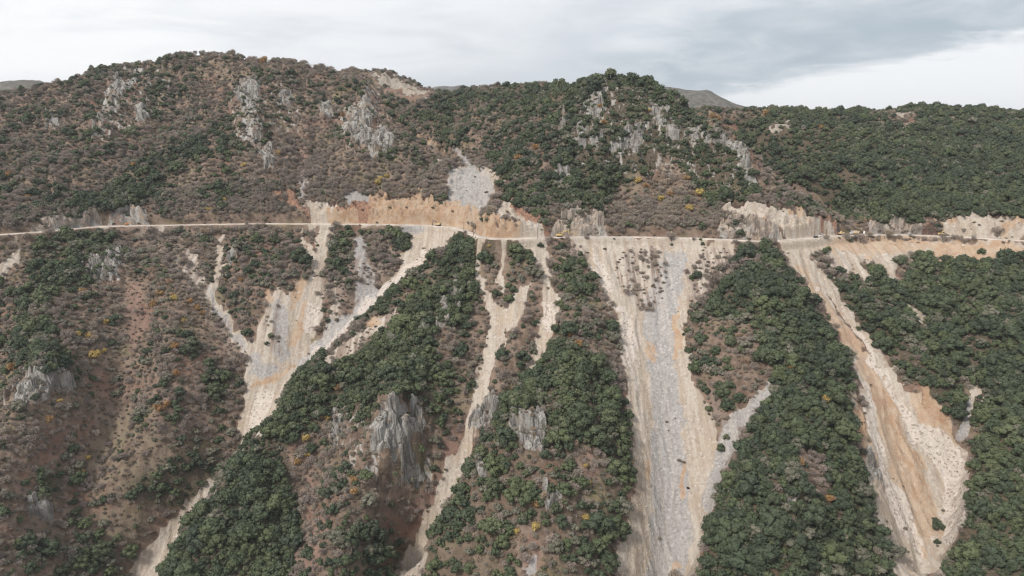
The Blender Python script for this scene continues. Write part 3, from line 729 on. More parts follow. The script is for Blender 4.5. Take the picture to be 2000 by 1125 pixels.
# right woods
cover([(1615, 540), (1662, 555), (1692, 505), (1742, 530), (1764, 560), (1785, 497), (1850, 497), (1872, 520), (1920, 512), (2100, 497), (2100, 780), (1960, 800), (1920, 830), (1896, 842), (1902, 750), (1882, 742), (1878, 840), (1800, 765), (1742, 705), (1692, 645), (1640, 585)], .92, .06)
cover([(2100, 740), (2000, 780), (1905, 878), (1892, 960), (1882, 1040), (1852, 1090), (1842, 1140), (2100, 1140)], .94, .05)
cover([(1600, 478), (1625, 475), (1645, 500), (1655, 545), (1625, 520)], .6, .35)

# first projection, with ragged outlines
GU, GV, _f = project(GX, GY, GZ)
jr = 10.0
JU = GU + jr * fbm(GX / 9.0, GY / 14.0, 3) + 3 * perlin(GX / 2.2, GY / 3.5)
JV = GV + jr * 1.2 * fbm(GX / 11.0 + 40, GY / 16.0 + 9, 3) + 3 * perlin(GX / 2.7 + 7, GY / 3.1)
front = 1.0 - sstep(GY, 1150, 1300)
A = {}
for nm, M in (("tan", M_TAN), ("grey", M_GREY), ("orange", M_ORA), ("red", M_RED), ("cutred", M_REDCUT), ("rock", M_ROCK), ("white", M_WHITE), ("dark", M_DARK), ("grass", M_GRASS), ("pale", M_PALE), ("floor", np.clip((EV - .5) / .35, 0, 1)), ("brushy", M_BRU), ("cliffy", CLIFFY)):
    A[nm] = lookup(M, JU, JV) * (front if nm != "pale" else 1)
scree = np.maximum(A["tan"], np.maximum(A["grey"], A["orange"] * .8))
onroad = np.where(RD > 0, 1 - sstep(RD, 4.6, 7.0), 1 - sstep(-RD, 6.0, 11.0))

# relief: gullying everywhere, fluting down the scree, craggy steps in the rock
fade = 1 - onroad
above = sstep(RD, 25, 70) * (1 - .6 * lookup(raster([[(1400, 220), (1800, 198), (2100, 212), (2100, 430), (1655, 434), (1500, 325)]], 3), GU, GV))
rel = (2.6 + 1.6 * above) * fbm(GX / 34.0, GY / 48.0, 4) + (1.5 + 2.0 * above) * ridged((GX + .35 * GY) / 24.0, GY / 60.0, 3) - .7
soilrel = (1 - scree) * .9 * fbm(GX / 5.0, GY / 7.0, 3)
flute = scree * (1.15 * ridged(GX / 8.5 + .8 * perlin(GX / 40, GY / 40), GY / 60.0, 3) + .35 * fbm(GX / 3.0, GY / 3.5, 2))
rk = np.maximum(A["rock"], .45 * A["cliffy"])
cutw = (RD > 0) & (RD < 40)
crag = np.where(cutw, .3, .55) * rk * (3.2 * ridged(GX / 13.0 + .5 * perlin(GX / 18, GY / 18), GY / 10.0, 4) + 1.5 * ridged(GX / 4.6, GY / 4.0, 3) - .3)
scarp = -2.6 * A["dark"] * (1 - A["brushy"])
cutrel = np.maximum(A["orange"], A["cutred"]) * (GV < 468) * 2.2 * ridged(GX / 7.0, GY / 5.0, 4)
RELA = above
GZ = GZ + fade * (rel * (1 - .75 * scree) * (1 - .3 * rk) + soilrel + flute + crag + scarp + cutrel)
# crags and blasted cuts: the slope breaks into blocks with flat heads and upright faces
def plain(x, y):
    i = (np.log(y) - ct[0]) / (ct[1] - ct[0]); j = (x / y - cs[0]) / (cs[1] - cs[0])
    return catmull(CZ, np.clip(i, 1, 287.999), np.clip(j, 1, 297.999))
wx = GX + 2.2 * perlin(GX / 7, GY / 7); wy = GY + 2.2 * perlin(GX / 8 + 50, GY / 8)
rkw = np.clip(np.maximum(A["rock"], .75 * sstep(A["cliffy"] + .5 * fbm(GX / 20, GY / 20, 3), .48, .8)), 0, 1)
cutm = np.maximum(np.maximum(A["orange"], A["cutred"]), A["tan"]) * (RD > 4) * (GV < 475) * .9
BASE = GZ.copy()
ZP = plain(GX, GY)
for sx_, sy_, k_, hh, wgt in ((11.0, 12.0, .60, 3.6, rkw), (4.6, 5.0, .45, 2.6, rkw), (8.0, 7.5, .5, 2.2, cutm), (3.4, 3.4, .4, 1.0, cutm)):
    cx_, cy_, rn_, ck_ = worley(wx / sx_ + 100, wy / sy_ + 100)
    zc_ = plain(np.clip((cx_ - 100) * sx_, -2000, 2000), np.clip((cy_ - 100) * sy_, Y0 + 2, Y1 - 10))
    step_ = np.clip(zc_ - ZP, -9, 9)
    GZ = GZ + fade * wgt * (k_ * step_ + hh * (rn_ - .45) - (1 - sstep(ck_, .02, .14)) * hh * .35)
CR = rn_
# bench for the road
bench = 1 - sstep(np.abs(RD), 4.6, 7.5)
GZ = GZ * (1 - bench) + (ROAD_Z - .25) * bench
GZ = np.where((RD > 0) & (RD < 14), np.maximum(GZ, ROAD_Z - .25), GZ)
GZ = np.where((RD < -4.6) & (RD > -14), np.minimum(GZ, ROAD_Z - .25 - .55 * (-RD - 4.6)), GZ)

def height(x, y):
    """terrain height at world x, y (arrays)"""
    s = np.asarray(x) / np.asarray(y); t = np.log(np.asarray(y))
    j = np.clip((s - S0) / (S1 - S0) * (NS - 1), 0, NS - 1.001)
    i = np.interp(t, ft, np.arange(NTT)); i = np.clip(i, 0, NTT - 1.001)
    a = np.floor(i).astype(int); b = np.floor(j).astype(int); i = i - a; j = j - b
    return (GZ[a, b] * (1 - j) + GZ[a, b + 1] * j) * (1 - i) + (GZ[a + 1, b] * (1 - j) + GZ[a + 1, b + 1] * j) * i

# which ground the photograph shows: nearest distance per cell of its frame
FU, FV, FF = project(GX, GY, GZ)
ZB = np.full((MH, MW), 1e9)
zi = np.floor(FV / 2 + 20).astype(int); zj = np.floor(FU / 2 + MO + 10).astype(int)
ok = (zi >= 0) & (zi < MH) & (zj >= 0) & (zj < MW)
np.minimum.at(ZB, (zi[ok], zj[ok]), FF[ok])
ZB2 = ZB.copy()
for dy in (-1, 0, 1):
    for dx in (-1, 0, 1):
        ZB2 = np.minimum(ZB2, np.roll(np.roll(ZB, dy, 0), dx, 1))
def seen(x, y, z, slack=9.0):
    u, v, f = project(x, y, z)
    i = np.clip(np.floor(v / 2 + 20).astype(int), 0, MH - 1); j = np.clip(np.floor(u / 2 + MO + 10).astype(int), 0, MW - 1)
    return (f <= ZB2[i, j] + slack) & (u > -4) & (u < 2004) & (v < 1129) & (v > 0)

# ------------------------------------------------------------------ object helpers
def link(o, parent=None):
    COL.objects.link(o)
    if parent is not None:
        o.parent = parent
    return o
def tag(o, label=None, cat=None, group=None, kind=None):
    for k, v in (("label", label), ("category", cat), ("group", group), ("kind", kind)):
        if v:
            o[k] = v
    return o
def np_mesh(name, verts, faces, mat=None, smooth=True):
    verts = np.asarray(verts, np.float32).reshape(-1, 3); faces = np.asarray(faces, np.int32)
    n = faces.shape[1]
    me = bpy.data.meshes.new(name)
    me.vertices.add(len(verts)); me.vertices.foreach_set("co", verts.ravel())
    me.loops.add(faces.size); me.loops.foreach_set("vertex_index", faces.ravel())
    me.polygons.add(len(faces)); me.polygons.foreach_set("loop_start", np.arange(0, faces.size, n, dtype=np.int32))
    me.polygons.foreach_set("use_smooth", np.full(len(faces), smooth))
    me.update(calc_edges=True)
    if mat:
        me.materials.append(mat)
    return me
def attr(me, name, data):
    a = me.attributes.new(name, 'FLOAT', 'POINT')
    a.data.foreach_set("value", np.asarray(data, np.float32).ravel())

# ------------------------------------------------------------------ materials
def new_mat(name, rough=0.9, spec=0.2):
    m = bpy.data.materials.new(name)
    m.use_nodes = True
    T = NT(m.node_tree)
    b = T.n["Principled BSDF"]
    b.inputs["Roughness"].default_value = rough
    b.inputs["Specular IOR Level"].default_value = spec
    return m, T, b

def rock_colour(T, nmid, nfin, nver):
    rock = T.mix(T.ramp(nver, .38, .60), (0.136, 0.124, 0.112), (0.320, 0.304, 0.280))
    rock = T.mix(T.math('MULTIPLY', T.ramp(nver, .60, .70), .6), rock, (0.416, 0.400, 0.380))
    rock = T.mix(T.math('MULTIPLY', T.ramp(nmid, .52, .70), .55), rock, (0.27, 0.215, 0.155))
    rock = T.mix(T.math('MULTIPLY', T.ramp(nfin, .54, .68), .6), rock, (0.070, 0.066, 0.056))
    sp = T.new('ShaderNodeSeparateXYZ'); T.put(sp.inputs[0], T.new('ShaderNodeNewGeometry').outputs['True Normal'])
    ledge = T.ramp(T.math('ADD', sp.outputs[2], T.math('MULTIPLY', T.math('SUBTRACT', nfin, .5), .5)), .80, .95)
    return T.mix(T.math('MULTIPLY', ledge, .8), rock, T.mix(T.ramp(nmid, .4, .6), (0.085, 0.078, 0.048), (0.125, 0.098, 0.070)))

def ground_material():
    m, T, b = new_mat("ground", 0.95, 0.1)
    pos = T.new('ShaderNodeNewGeometry').outputs['Position']
    def at_(n):
        nd = T.new('ShaderNodeAttribute'); nd.attribute_name = n
        return nd.outputs['Fac']
    nbig = T.noise(pos, 0.03, 5.0, 0.6)
    nmid = T.noise(pos, 0.14, 6.0, 0.62)
    nfin = T.noise(pos, 0.55, 6.0, 0.7)
    down = T.mapping(pos, (0.32, 0.022, 0.022))
    nstr = T.noise(down, 1.0, 5.0, 0.62, 0.3)
    vert = T.mapping(pos, (0.24, 0.2, 0.06))
    nver = T.noise(vert, 1.0, 6.0, 0.66, 0.4)
    def edge(a, k=0.55, lo=0.36, hi=0.62):
        return T.ramp(T.math('ADD', a, T.math('MULTIPLY', T.math('SUBTRACT', nfin, 0.5), k)), lo, hi)
    litter = T.mix(T.ramp(nmid, .36, .64), (0.112, 0.080, 0.060), (0.205, 0.150, 0.116))
    litter = T.mix(T.math('MULTIPLY', T.ramp(nbig, .52, .68), .6), litter, (0.17, 0.092, 0.066))
    litter = T.mix(T.math('MULTIPLY', T.ramp(nfin, .56, .74), .7), litter, (0.225, 0.180, 0.138))
    litter = T.mix(T.math('MULTIPLY', T.ramp(nbig, .46, .32), .55), litter, (0.165, 0.145, 0.075))
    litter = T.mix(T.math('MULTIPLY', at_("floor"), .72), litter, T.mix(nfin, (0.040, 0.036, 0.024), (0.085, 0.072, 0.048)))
    col = T.mix(T.math('MULTIPLY', at_("grass"), T.ramp(nmid, .35, .65, 0, .6)), litter, (0.165, 0.140, 0.095))
    col = T.mix(T.math('MULTIPLY', edge(at_("red"), .9, .3, .75), .55), col, T.mix(nfin, (0.17, 0.105, 0.083), (0.27, 0.175, 0.140)))
    # stony soils
    pale = T.mix(T.ramp(nfin, .35, .65), (0.234, 0.200, 0.162), (0.303, 0.269, 0.227))
    col = T.mix(edge(at_("pale")), col, pale)
    tan = T.mix(T.ramp(nstr, .35, .65), (0.297, 0.239, 0.186), (0.392, 0.343, 0.291))
    tan = T.mix(T.math('MULTIPLY', T.ramp(nmid, .50, .70), .6), tan, (0.352, 0.307, 0.268))
    tan = T.mix(T.math('MULTIPLY', T.ramp(nbig, .50, .64), .28), tan, (0.352, 0.274, 0.190))
    cell = T.new('ShaderNodeTexVoronoi', feature='DISTANCE_TO_EDGE')
    T.put(cell.inputs['Vector'], pos); cell.inputs['Scale'].default_value = 0.65
    cellc = T.new('ShaderNodeTexVoronoi')
    T.put(cellc.inputs['Vector'], pos); cellc.inputs['Scale'].default_value = 0.8
    sepc = T.new('ShaderNodeSeparateColor'); T.put(sepc.inputs[0], cellc.outputs['Color'])
    stones = sepc.outputs[0]
    tan = T.mix(T.math('MULTIPLY', T.ramp(stones, .80, .95), .38), tan, (0.206, 0.172, 0.152))
    tan = T.mix(T.math('MULTIPLY', T.ramp(stones, .16, .05), .40), tan, (0.496, 0.447, 0.399))
    col = T.mix(edge(at_("tan")), col, tan)
    grey = T.mix(T.ramp(nfin, .36, .64), (0.229, 0.221, 0.220), (0.308, 0.296, 0.289))
    grey = T.mix(T.math('MULTIPLY', T.ramp(nstr, .46, .68), .55), grey, (0.352, 0.309, 0.271))
    grey = T.mix(T.math('MULTIPLY', T.ramp(stones, .74, .95), .45), grey, (0.160, 0.156, 0.157))
    grey = T.mix(T.math('MULTIPLY', T.ramp(stones, .18, .05), .45), grey, (0.433, 0.414, 0.396))
    col = T.mix(T.math('MULTIPLY', edge(T.math('ADD', at_("grey"), T.math('MULTIPLY', T.math('SUBTRACT', nstr, .5), .9)), .6, .25, .75), .82), col, grey)
    bru = T.mix(T.ramp(nstr, .40, .62), (0.191, 0.144, 0.119), (0.335, 0.293, 0.260))
    col = T.mix(T.math('MULTIPLY', at_("brushy"), T.ramp(nstr, .58, .44, 0.1, .8)), col, bru)
    ora = T.mix(T.ramp(nmid, .38, .62), (0.320, 0.203, 0.123), (0.380, 0.284, 0.202))
    ora = T.mix(T.math('MULTIPLY', T.ramp(nfin, .50, .66), .6), ora, (0.406, 0.339, 0.281))
    ora = T.mix(T.math('MULTIPLY', T.ramp(nbig, .55, .66), .5), ora, (0.294, 0.167, 0.104))
    ora = T.mix(T.math('MULTIPLY', T.ramp(nver, .58, .66), .5), ora, (0.173, 0.122, 0.093))
    col = T.mix(T.math('MULTIPLY', edge(T.math('ADD', at_("orange"), T.math('MULTIPLY', T.math('SUBTRACT', nmid, .5), .7)), .7, .3, .7), .85), col, ora)
    redcut = T.mix(T.ramp(nfin, .35, .65), (0.155, 0.082, 0.058), (0.30, 0.180, 0.125))
    col = T.mix(T.math('MULTIPLY', edge(at_("cutred")), .92), col, redcut)
    wht = T.mix(T.ramp(nfin, .35, .65), (0.399, 0.338, 0.289), (0.510, 0.461, 0.413))
    wht = T.mix(T.math('MULTIPLY', T.ramp(stones, .76, .95), .7), wht, (0.193, 0.152, 0.131))
    col = T.mix(T.math('MULTIPLY', edge(at_("white")), .8), col, wht)
    # rock
    rock = rock_colour(T, nmid, nfin, nver)
    col = T.mix(T.math('MULTIPLY', edge(at_("rock"), .9, .40, .62), T.ramp(nmid, .58, .46, .25, 1.0)), col, rock)
    col = T.mix(T.math('MULTIPLY', T.ramp(at_("cliffy"), .2, .9), T.ramp(nver, .52, .60, 0.0, .9)), col, rock)
    col = T.mix(T.math('MULTIPLY', edge(at_("dark"), .6), .85), col, (0.075, 0.048, 0.038))  # scarp lines: root-soil brown that also carries painted undercut shade
    T.put(b.inputs["Base Color"], col)
    bump = T.new('ShaderNodeBump')
    bump.inputs['Strength'].default_value = 0.8
    bump.inputs['Distance'].default_value = 0.6
    h = T.math('ADD', nfin, T.math('MULTIPLY', T.ramp(cell.outputs['Distance'], 0, .35), .25))
    T.put(bump.inputs['Height'], h)
    T.l.new(bump.outputs[0], b.inputs['Normal'])
    return m
MAT_GROUND = ground_material()

# ------------------------------------------------------------------ terrain sheet
idx = np.arange(NS * NTT).reshape(NTT, NS)
QUADS = np.stack([idx[:-1, :-1], idx[:-1, 1:], idx[1:, 1:], idx[1:, :-1]], -1).reshape(-1, 4)
me = np_mesh("terrain", np.stack([GX, GY, GZ], -1), QUADS, MAT_GROUND)
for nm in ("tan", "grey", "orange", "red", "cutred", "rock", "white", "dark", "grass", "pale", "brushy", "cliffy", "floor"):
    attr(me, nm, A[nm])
terrain = tag(link(bpy.data.objects.new("terrain", me)), kind="structure", label="steep mountain slopes with scree chutes and road cuts")

# ------------------------------------------------------------------ rock outcrops standing proud of the slope
def rock_material(name="limestone", tint=None):
    m, T, b = new_mat(name, 0.92, 0.15)
    pos = T.new('ShaderNodeNewGeometry').outputs['Position']
    nmid = T.noise(pos, 0.14, 6.0, 0.62); nfin = T.noise(pos, 0.55, 6.0, 0.7)
    nver = T.noise(T.mapping(pos, (0.24, 0.2, 0.06)), 1.0, 6.0, 0.66, 0.4)
    col = rock_colour(T, nmid, nfin, nver)
    if tint:
        col = T.mix(T.ramp(nmid, .35, .6, .35, 1.0), col, T.mix(T.ramp(nver, .36, .6), tuple(c * .45 for c in tint), tint))
    T.put(b.inputs["Base Color"], col)
    bump = T.new('ShaderNodeBump'); bump.inputs['Strength'].default_value = 1.0; bump.inputs['Distance'].default_value = 1.0
    T.put(bump.inputs['Height'], T.math('ADD', nfin, nver)); T.l.new(bump.outputs[0], b.inputs['Normal'])
    return m
MAT_ROCK = rock_material()
MAT_CUT = rock_material("blasted_rock", (.40, .325, .265))
RN = .5 + .55 * fbm(GX / 6.5 + 3, GY / 9.0, 3)
for (lab, poly), M in zip(ROCK, M_ROCKS):
    w_ = lookup(M, JU, JV) * front
    w_ = w_ * sstep(w_ * .55 + RN * .6, .50, .72) * seen(GX, GY, GZ, 14.0) * (np.abs(RD) > 6)
    big = w_ > .35
    if big.sum() < 30:
        continue
    # drop crumbs: keep cells with enough rocky neighbours
    nb = sum(np.roll(np.roll(big.astype(int), a_, 0), b_, 1) for a_ in (-1, 0, 1) for b_ in (-1, 0, 1))
    big &= nb >= 5
    fq = big.ravel()[QUADS].any(axis=1)
    F = QUADS[fq]
    # keep the one largest connected piece
    lab_ = np.arange(len(F)); own = {}
    def root(q):
        while lab_[q] != q:
            lab_[q] = lab_[lab_[q]]; q = lab_[q]
        return q
    for q, fc in enumerate(F.tolist()):
        for e0, e1 in zip(fc, fc[1:] + fc[:1]):
            kx = (min(e0, e1), max(e0, e1))
            if kx in own:
                lab_[root(q)] = root(own[kx])
            else:
                own[kx] = q
    rt = np.array([root(q) for q in range(len(F))])
    best = np.bincount(rt).argmax()
    F = F[rt == best]
    ids, inv = np.unique(F, return_inverse=True)
    inside = big.ravel()[ids]
    lift = np.where(inside, .35 + .5 * CR.ravel()[ids], -.6)
    vx = GX.ravel()[ids]; vy = GY.ravel()[ids] - .55 * lift; vz = GZ.ravel()[ids] + .75 * lift
    o = bpy.data.objects.new("rock_outcrop", np_mesh("rock_outcrop", np.stack([vx, vy, vz], -1), inv.reshape(-1, 4), MAT_CUT if ("cutting" in lab or "blasted" in lab or "above the road" in lab) else MAT_ROCK, smooth=False))
    tag(link(o), lab, "rock outcrop", "limestone outcrops on the mountain")

# ------------------------------------------------------------------ crown shapes (unit radius, standing on z = 0)
_ico = bmesh.new(); bmesh.ops.create_icosphere(_ico, subdivisions=2, radius=1.0)
ICO_V = np.array([v.co[:] for v in _ico.verts]); ICO_F = np.array([[v.index for v in f.verts] for f in _ico.faces]); _ico.free()
_ico = bmesh.new(); bmesh.ops.create_icosphere(_ico, subdivisions=1, radius=1.0)
ICO1_V = np.array([v.co[:] for v in _ico.verts]); ICO1_F = np.array([[v.index for v in f.verts] for f in _ico.faces]); _ico.free()

def leaf_tris(rs, centres, normals, size):
    n = len(centres)
    a = rs.normal(size=(n, 3)); a -= (a * normals).sum(1, keepdims=True) * normals * .7
    a /= np.linalg.norm(a, axis=1, keepdims=True)
    b = np.cross(normals, a); b /= np.linalg.norm(b, axis=1, keepdims=True) + 1e-9
    s = size * (.6 + .8 * rs.rand(n, 1))
    q = [centres + a * s, centres + b * s * .8, centres - a * s, centres - b * s * .8]
    v = np.stack(q, 1).reshape(-1, 3)
    f = np.arange(4 * n).reshape(n, 4)
    return v, np.vstack([f[:, [0, 1, 2]], f[:, [0, 2, 3]]])

def evergreen_crown(seed, loose=0.0):
    rs = np.random.RandomState(seed)
    V, F, n = [], [], 0
    k = rs.randint(8, 12)
    ll = []
    for i in range(k):
        ang = 2.4 * i + rs.rand(); rad = (.15 + .55 * math.sqrt(rs.rand())) if i else 0
        zc = .95 - .55 * rad ** 2 + rs.uniform(-.22, .18) if i else 1.05
        if i > k - 4:
            zc = rs.uniform(.35, .6); rad = rs.uniform(.45, .7)
        r = rs.uniform(.30, .46) * (1.1 if not i else 1)
        c = np.array([rad * math.cos(ang), rad * math.sin(ang), zc])
        ll.append((c, r))
        v = ICO1_V * (1 + rs.uniform(-.22, .18, (len(ICO1_V), 1))) * r * np.array([1, 1, .85]) + c
        V.append(v); F.append(ICO1_F + n); n += len(v)
    cs, ns = [], []
    for c, r in ll:
        m = int(34 * (r / .4) ** 2)
        d = rs.normal(size=(m, 3)); d[:, 2] = d[:, 2] * .9 + .25
        d /= np.linalg.norm(d, axis=1, keepdims=True)
        cs.append(c + d * r * np.array([1, 1, .88]) * rs.uniform(.9, 1.16 + loose, (m, 1))); ns.append(d + rs.normal(scale=.55, size=(m, 3)))
    cs = np.vstack(cs); ns = np.vstack(ns); ns /= np.linalg.norm(ns, axis=1, keepdims=True)
    v, f = leaf_tris(rs, cs, ns, .10)
    V.append(v); F.append(f + n)
    return np.vstack(V), np.vstack(F)

def prong(p0, p1, r0, r1):
    """three-sided tapered limb"""
    p0 = np.array(p0, float); p1 = np.array(p1, float)
    d = p1 - p0; d /= np.linalg.norm(d) + 1e-9
    a = np.cross(d, [0.3, 0.5, 0.8]); a /= np.linalg.norm(a) + 1e-9
    b = np.cross(d, a)
    ring = [math.cos(t) * a + math.sin(t) * b for t in (0, 2.094, 4.189)]
    v = np.array([p0 + r0 * q for q in ring] + [p1 + r1 * q for q in ring])
    f = np.array([[0, 1, 4], [0, 4, 3], [1, 2, 5], [1, 5, 4], [2, 0, 3], [2, 3, 5]])
    return v, f

def bare_crown(seed, twigs=620, wid=.036):
    rs = np.random.RandomState(seed)
    V, F, n = [], [], 0
    nb = rs.randint(5, 8)
    tips = []
    for i in range(nb):
        ang = 2 * math.pi * (i + rs.rand() * .7) / nb
        el = rs.uniform(.55, 1.25); ln = rs.uniform(.55, .8)
        p0 = np.array([0, 0, rs.uniform(.1, .3)])
        p1 = p0 + ln * np.array([math.cos(ang) * math.cos(el), math.sin(ang) * math.cos(el), math.sin(el)])
        v, f = prong(p0, p1, .035, .018); V.append(v); F.append(f + n); n += 6
        for j in range(3):
            d = (p1 - p0) / ln + rs.normal(scale=.5, size=3); d /= np.linalg.norm(d)
            q0 = p0 + (p1 - p0) * rs.uniform(.5, 1); q1 = q0 + d * rs.uniform(.25, .42)
            v, f = prong(q0, q1, .016, .006); V.append(v); F.append(f + n); n += 6
            tips.append((q0, q1))
    # twigs fill a lumpy dome
    lob = [(rs.uniform(-.5, .5), rs.uniform(-.5, .5), rs.uniform(.62, 1.02), rs.uniform(.36, .52)) for _ in range(8)]
    m = twigs
    w = rs.randint(0, 8, m); L_ = np.array(lob)[w]
    d = rs.normal(size=(m, 3)); d[:, 2] += .35; d /= np.linalg.norm(d, axis=1, keepdims=True)
    rr = rs.uniform(.35, 1.05, (m, 1)) ** .7
    c = L_[:, :3] + d * L_[:, 3:4] * rr
    t = d + rs.normal(scale=.45, size=(m, 3)) + np.array([0, 0, .25]); t /= np.linalg.norm(t, axis=1, keepdims=True)
    s = np.cross(t, rs.normal(size=(m, 3))); s /= np.linalg.norm(s, axis=1, keepdims=True)
    ln = rs.uniform(.12, .26, (m, 1)); ww = wid * rs.uniform(.6, 1.5, (m, 1))
    v = np.stack([c - t * ln * .5 - s * ww, c - t * ln * .5 + s * ww, c + t * ln * .6], 1).reshape(-1, 3)
    V.append(v); F.append(np.arange(3 * m).reshape(m, 3) + n)
    return np.vstack(V), np.vstack(F)

def leafy_crown(seed):
    """thin autumn crown: limbs, twigs and loose leaf clumps"""
    rs = np.random.RandomState(seed + 500)
    v0, f0 = bare_crown(seed, 160, .022)
    lob = [(rs.uniform(-.5, .5), rs.uniform(-.5, .5), rs.uniform(.5, 1.1), rs.uniform(.28, .42)) for _ in range(10)]
    cs, ns = [], []
    for x, y, z, r in lob:
        d = rs.normal(size=(42, 3)); d /= np.linalg.norm(d, axis=1, keepdims=True)
        cs.append(np.array([x, y, z]) + d * r * rs.uniform(.5, 1.05, (42, 1))); ns.append(d + rs.normal(scale=.5, size=(42, 3)))
    cs = np.vstack(cs); ns = np.vstack(ns); ns /= np.linalg.norm(ns, axis=1, keepdims=True)
    v, f = leaf_tris(rs, cs, ns, .095)
    return np.vstack([v0, v]), np.vstack([f0, f + len(v0)])

def trunk_mesh(seed):
    rs = np.random.RandomState(seed + 77)
    V, F, n = [], [], 0
    p = np.array([0, 0, -.12]); r = .085
    for i in range(3):
        q = p + np.array([rs.uniform(-.05, .05), rs.uniform(-.05, .05), .22])
        v, f = prong(p, q, r, r * .78); V.append(v); F.append(f + n); n += 6
        p, r = q, r * .78
    for i in range(4):
        a = 1.6 * i + rs.rand()
        v, f = prong(p - [0, 0, .1], p + np.array([.42 * math.cos(a), .42 * math.sin(a), .4]), .05, .018); V.append(v); F.append(f + n); n += 6
    return np.vstack(V), np.vstack(F)

def crown_material(name, ramp, rough=.75, patch=.012):
    m, T, b = new_mat(name, rough, .25)
    oi = T.new('ShaderNodeObjectInfo')
    pos = T.new('ShaderNodeNewGeometry').outputs['Position']
    big = T.noise(oi.outputs['Location'], patch, 3.0, .6)
    f = T.math('ADD', T.math('MULTIPLY', oi.outputs['Random'], .62), T.math('MULTIPLY', T.ramp(big, .3, .7), .38))
    cr = T.new('ShaderNodeValToRGB')
    while len(cr.color_ramp.elements) < len(ramp):
        cr.color_ramp.elements.new(.5)
    for e, (p, c) in zip(cr.color_ramp.elements, ramp):
        e.position = p; e.color = (*c, 1)
    T.put(cr.inputs[0], f)
    fine = T.noise(pos, 1.3, 3.0, .7)
    col = T.mix(T.ramp(fine, .3, .7), T.mix(.28, cr.outputs[0], (0.012, 0.014, 0.010)), T.mix(.12, cr.outputs[0], (0.28, 0.27, 0.2)))
    T.put(b.inputs["Base Color"], col)
    return m
MAT_EVER = crown_material("evergreen_leaves", [(0.0, (.020, .034, .020)), (.35, (.034, .051, .026)), (.6, (.052, .071, .032)), (.82, (.078, .098, .040)), (1.0, (.108, .110, .068))])
MAT_BARE = crown_material("bare_twigs", [(0.0, (.185, .140, .118)), (.3, (.290, .236, .205)), (.55, (.360, .288, .246)), (.72, (.320, .278, .226)), (.86, (.36, .29, .22)), (1.0, (.41, .255, .165))])
MAT_GOLD = crown_material("yellow_leaves", [(0.0, (.44, .28, .090)), (.5, (.50, .35, .110)), (1.0, (.54, .42, .13))])
MAT_RUST = crown_material("rust_leaves", [(0.0, (.30, .155, .065)), (.5, (.38, .215, .085)), (1.0, (.38, .25, .115))])
MAT_OLIVE = crown_material("olive_leaves", [(0.0, (.085, .085, .062)), (.4, (.120, .115, .082)), (.7, (.155, .145, .105)), (1.0, (.165, .160, .130))])
MAT_SHRUB = crown_material("shrub_leaves", [(0.0, (.060, .066, .040)), (.3, (.105, .085, .058)), (.6, (.155, .115, .085)), (.85, (.185, .150, .105)), (1.0, (.20, .125, .080))])
MAT_BARK, T_, b_ = new_mat("bark", .9, .1)
b_.inputs["Base Color"].default_value = (.12, .095, .075, 1)

def mesh_of(name, vf, mat):
    return np_mesh(name, vf[0], vf[1], mat, smooth=False)
EVER = [mesh_of("crown", evergreen_crown(10 + i, .06 * (i % 3)), MAT_EVER) for i in range(8)]
OLIVE = [mesh_of("crown", evergreen_crown(30 + i, .16), MAT_OLIVE) for i in range(5)]
BARE = [mesh_of("crown", bare_crown(40 + i), MAT_BARE) for i in range(6)]
GOLD = [mesh_of("crown", leafy_crown(60 + i), MAT_GOLD) for i in range(3)]
RUST = [mesh_of("crown", leafy_crown(70 + i), MAT_RUST) for i in range(3)]
TRUNK = [mesh_of("trunk", trunk_mesh(80 + i), MAT_BARK) for i in range(4)]
SHRUB = [mesh_of("shrub", (lambda q: (q[0] * [1, 1, .7] - [0, 0, .18], q[1]))(evergreen_crown(90 + i, .2)), MAT_SHRUB) for i in range(4)]

# ------------------------------------------------------------------ scatter
rs = np.random.RandomState(3)
def jitter_grid(x0, x1, y0, y1, step):
    gx, gy = np.meshgrid(np.arange(x0, x1, step), np.arange(y0, y1, step))
    gx = gx + (np.arange(gx.shape[0]) % 2)[:, None] * step * .5
    p = np.stack([gx.ravel(), gy.ravel()], 1) + rs.uniform(-.45, .45, (gx.size, 2)) * step
    s = p[:, 0] / p[:, 1]
    return p[(np.abs(s) < .91)]
def sample(p):
    z = height(p[:, 0], p[:, 1])
    u, v, f = project(p[:, 0], p[:, 1], z)
    ju = u + 6 * fbm(p[:, 0] / 9, p[:, 1] / 12, 2); jv = v + 6 * fbm(p[:, 0] / 10 + 30, p[:, 1] / 12 + 8, 2)
    return z, u, v, f, ju, jv
def ground_block(p, ju, jv, u, v):
    sc = np.maximum(np.maximum(lookup(M_TAN, ju, jv), lookup(M_GREY, ju, jv)), lookup(M_ORA, ju, jv))
    sc = np.maximum(sc, lookup(M_WHITE, ju, jv)); sc = np.maximum(sc, lookup(M_PALE, ju, jv) * .8)
    red = lookup(M_REDCUT, ju, jv)
    rd = np.abs(road_dist(p[:, 0], p[:, 1]))
    return np.maximum(sc, red), lookup(M_ROCK, ju, jv), rd

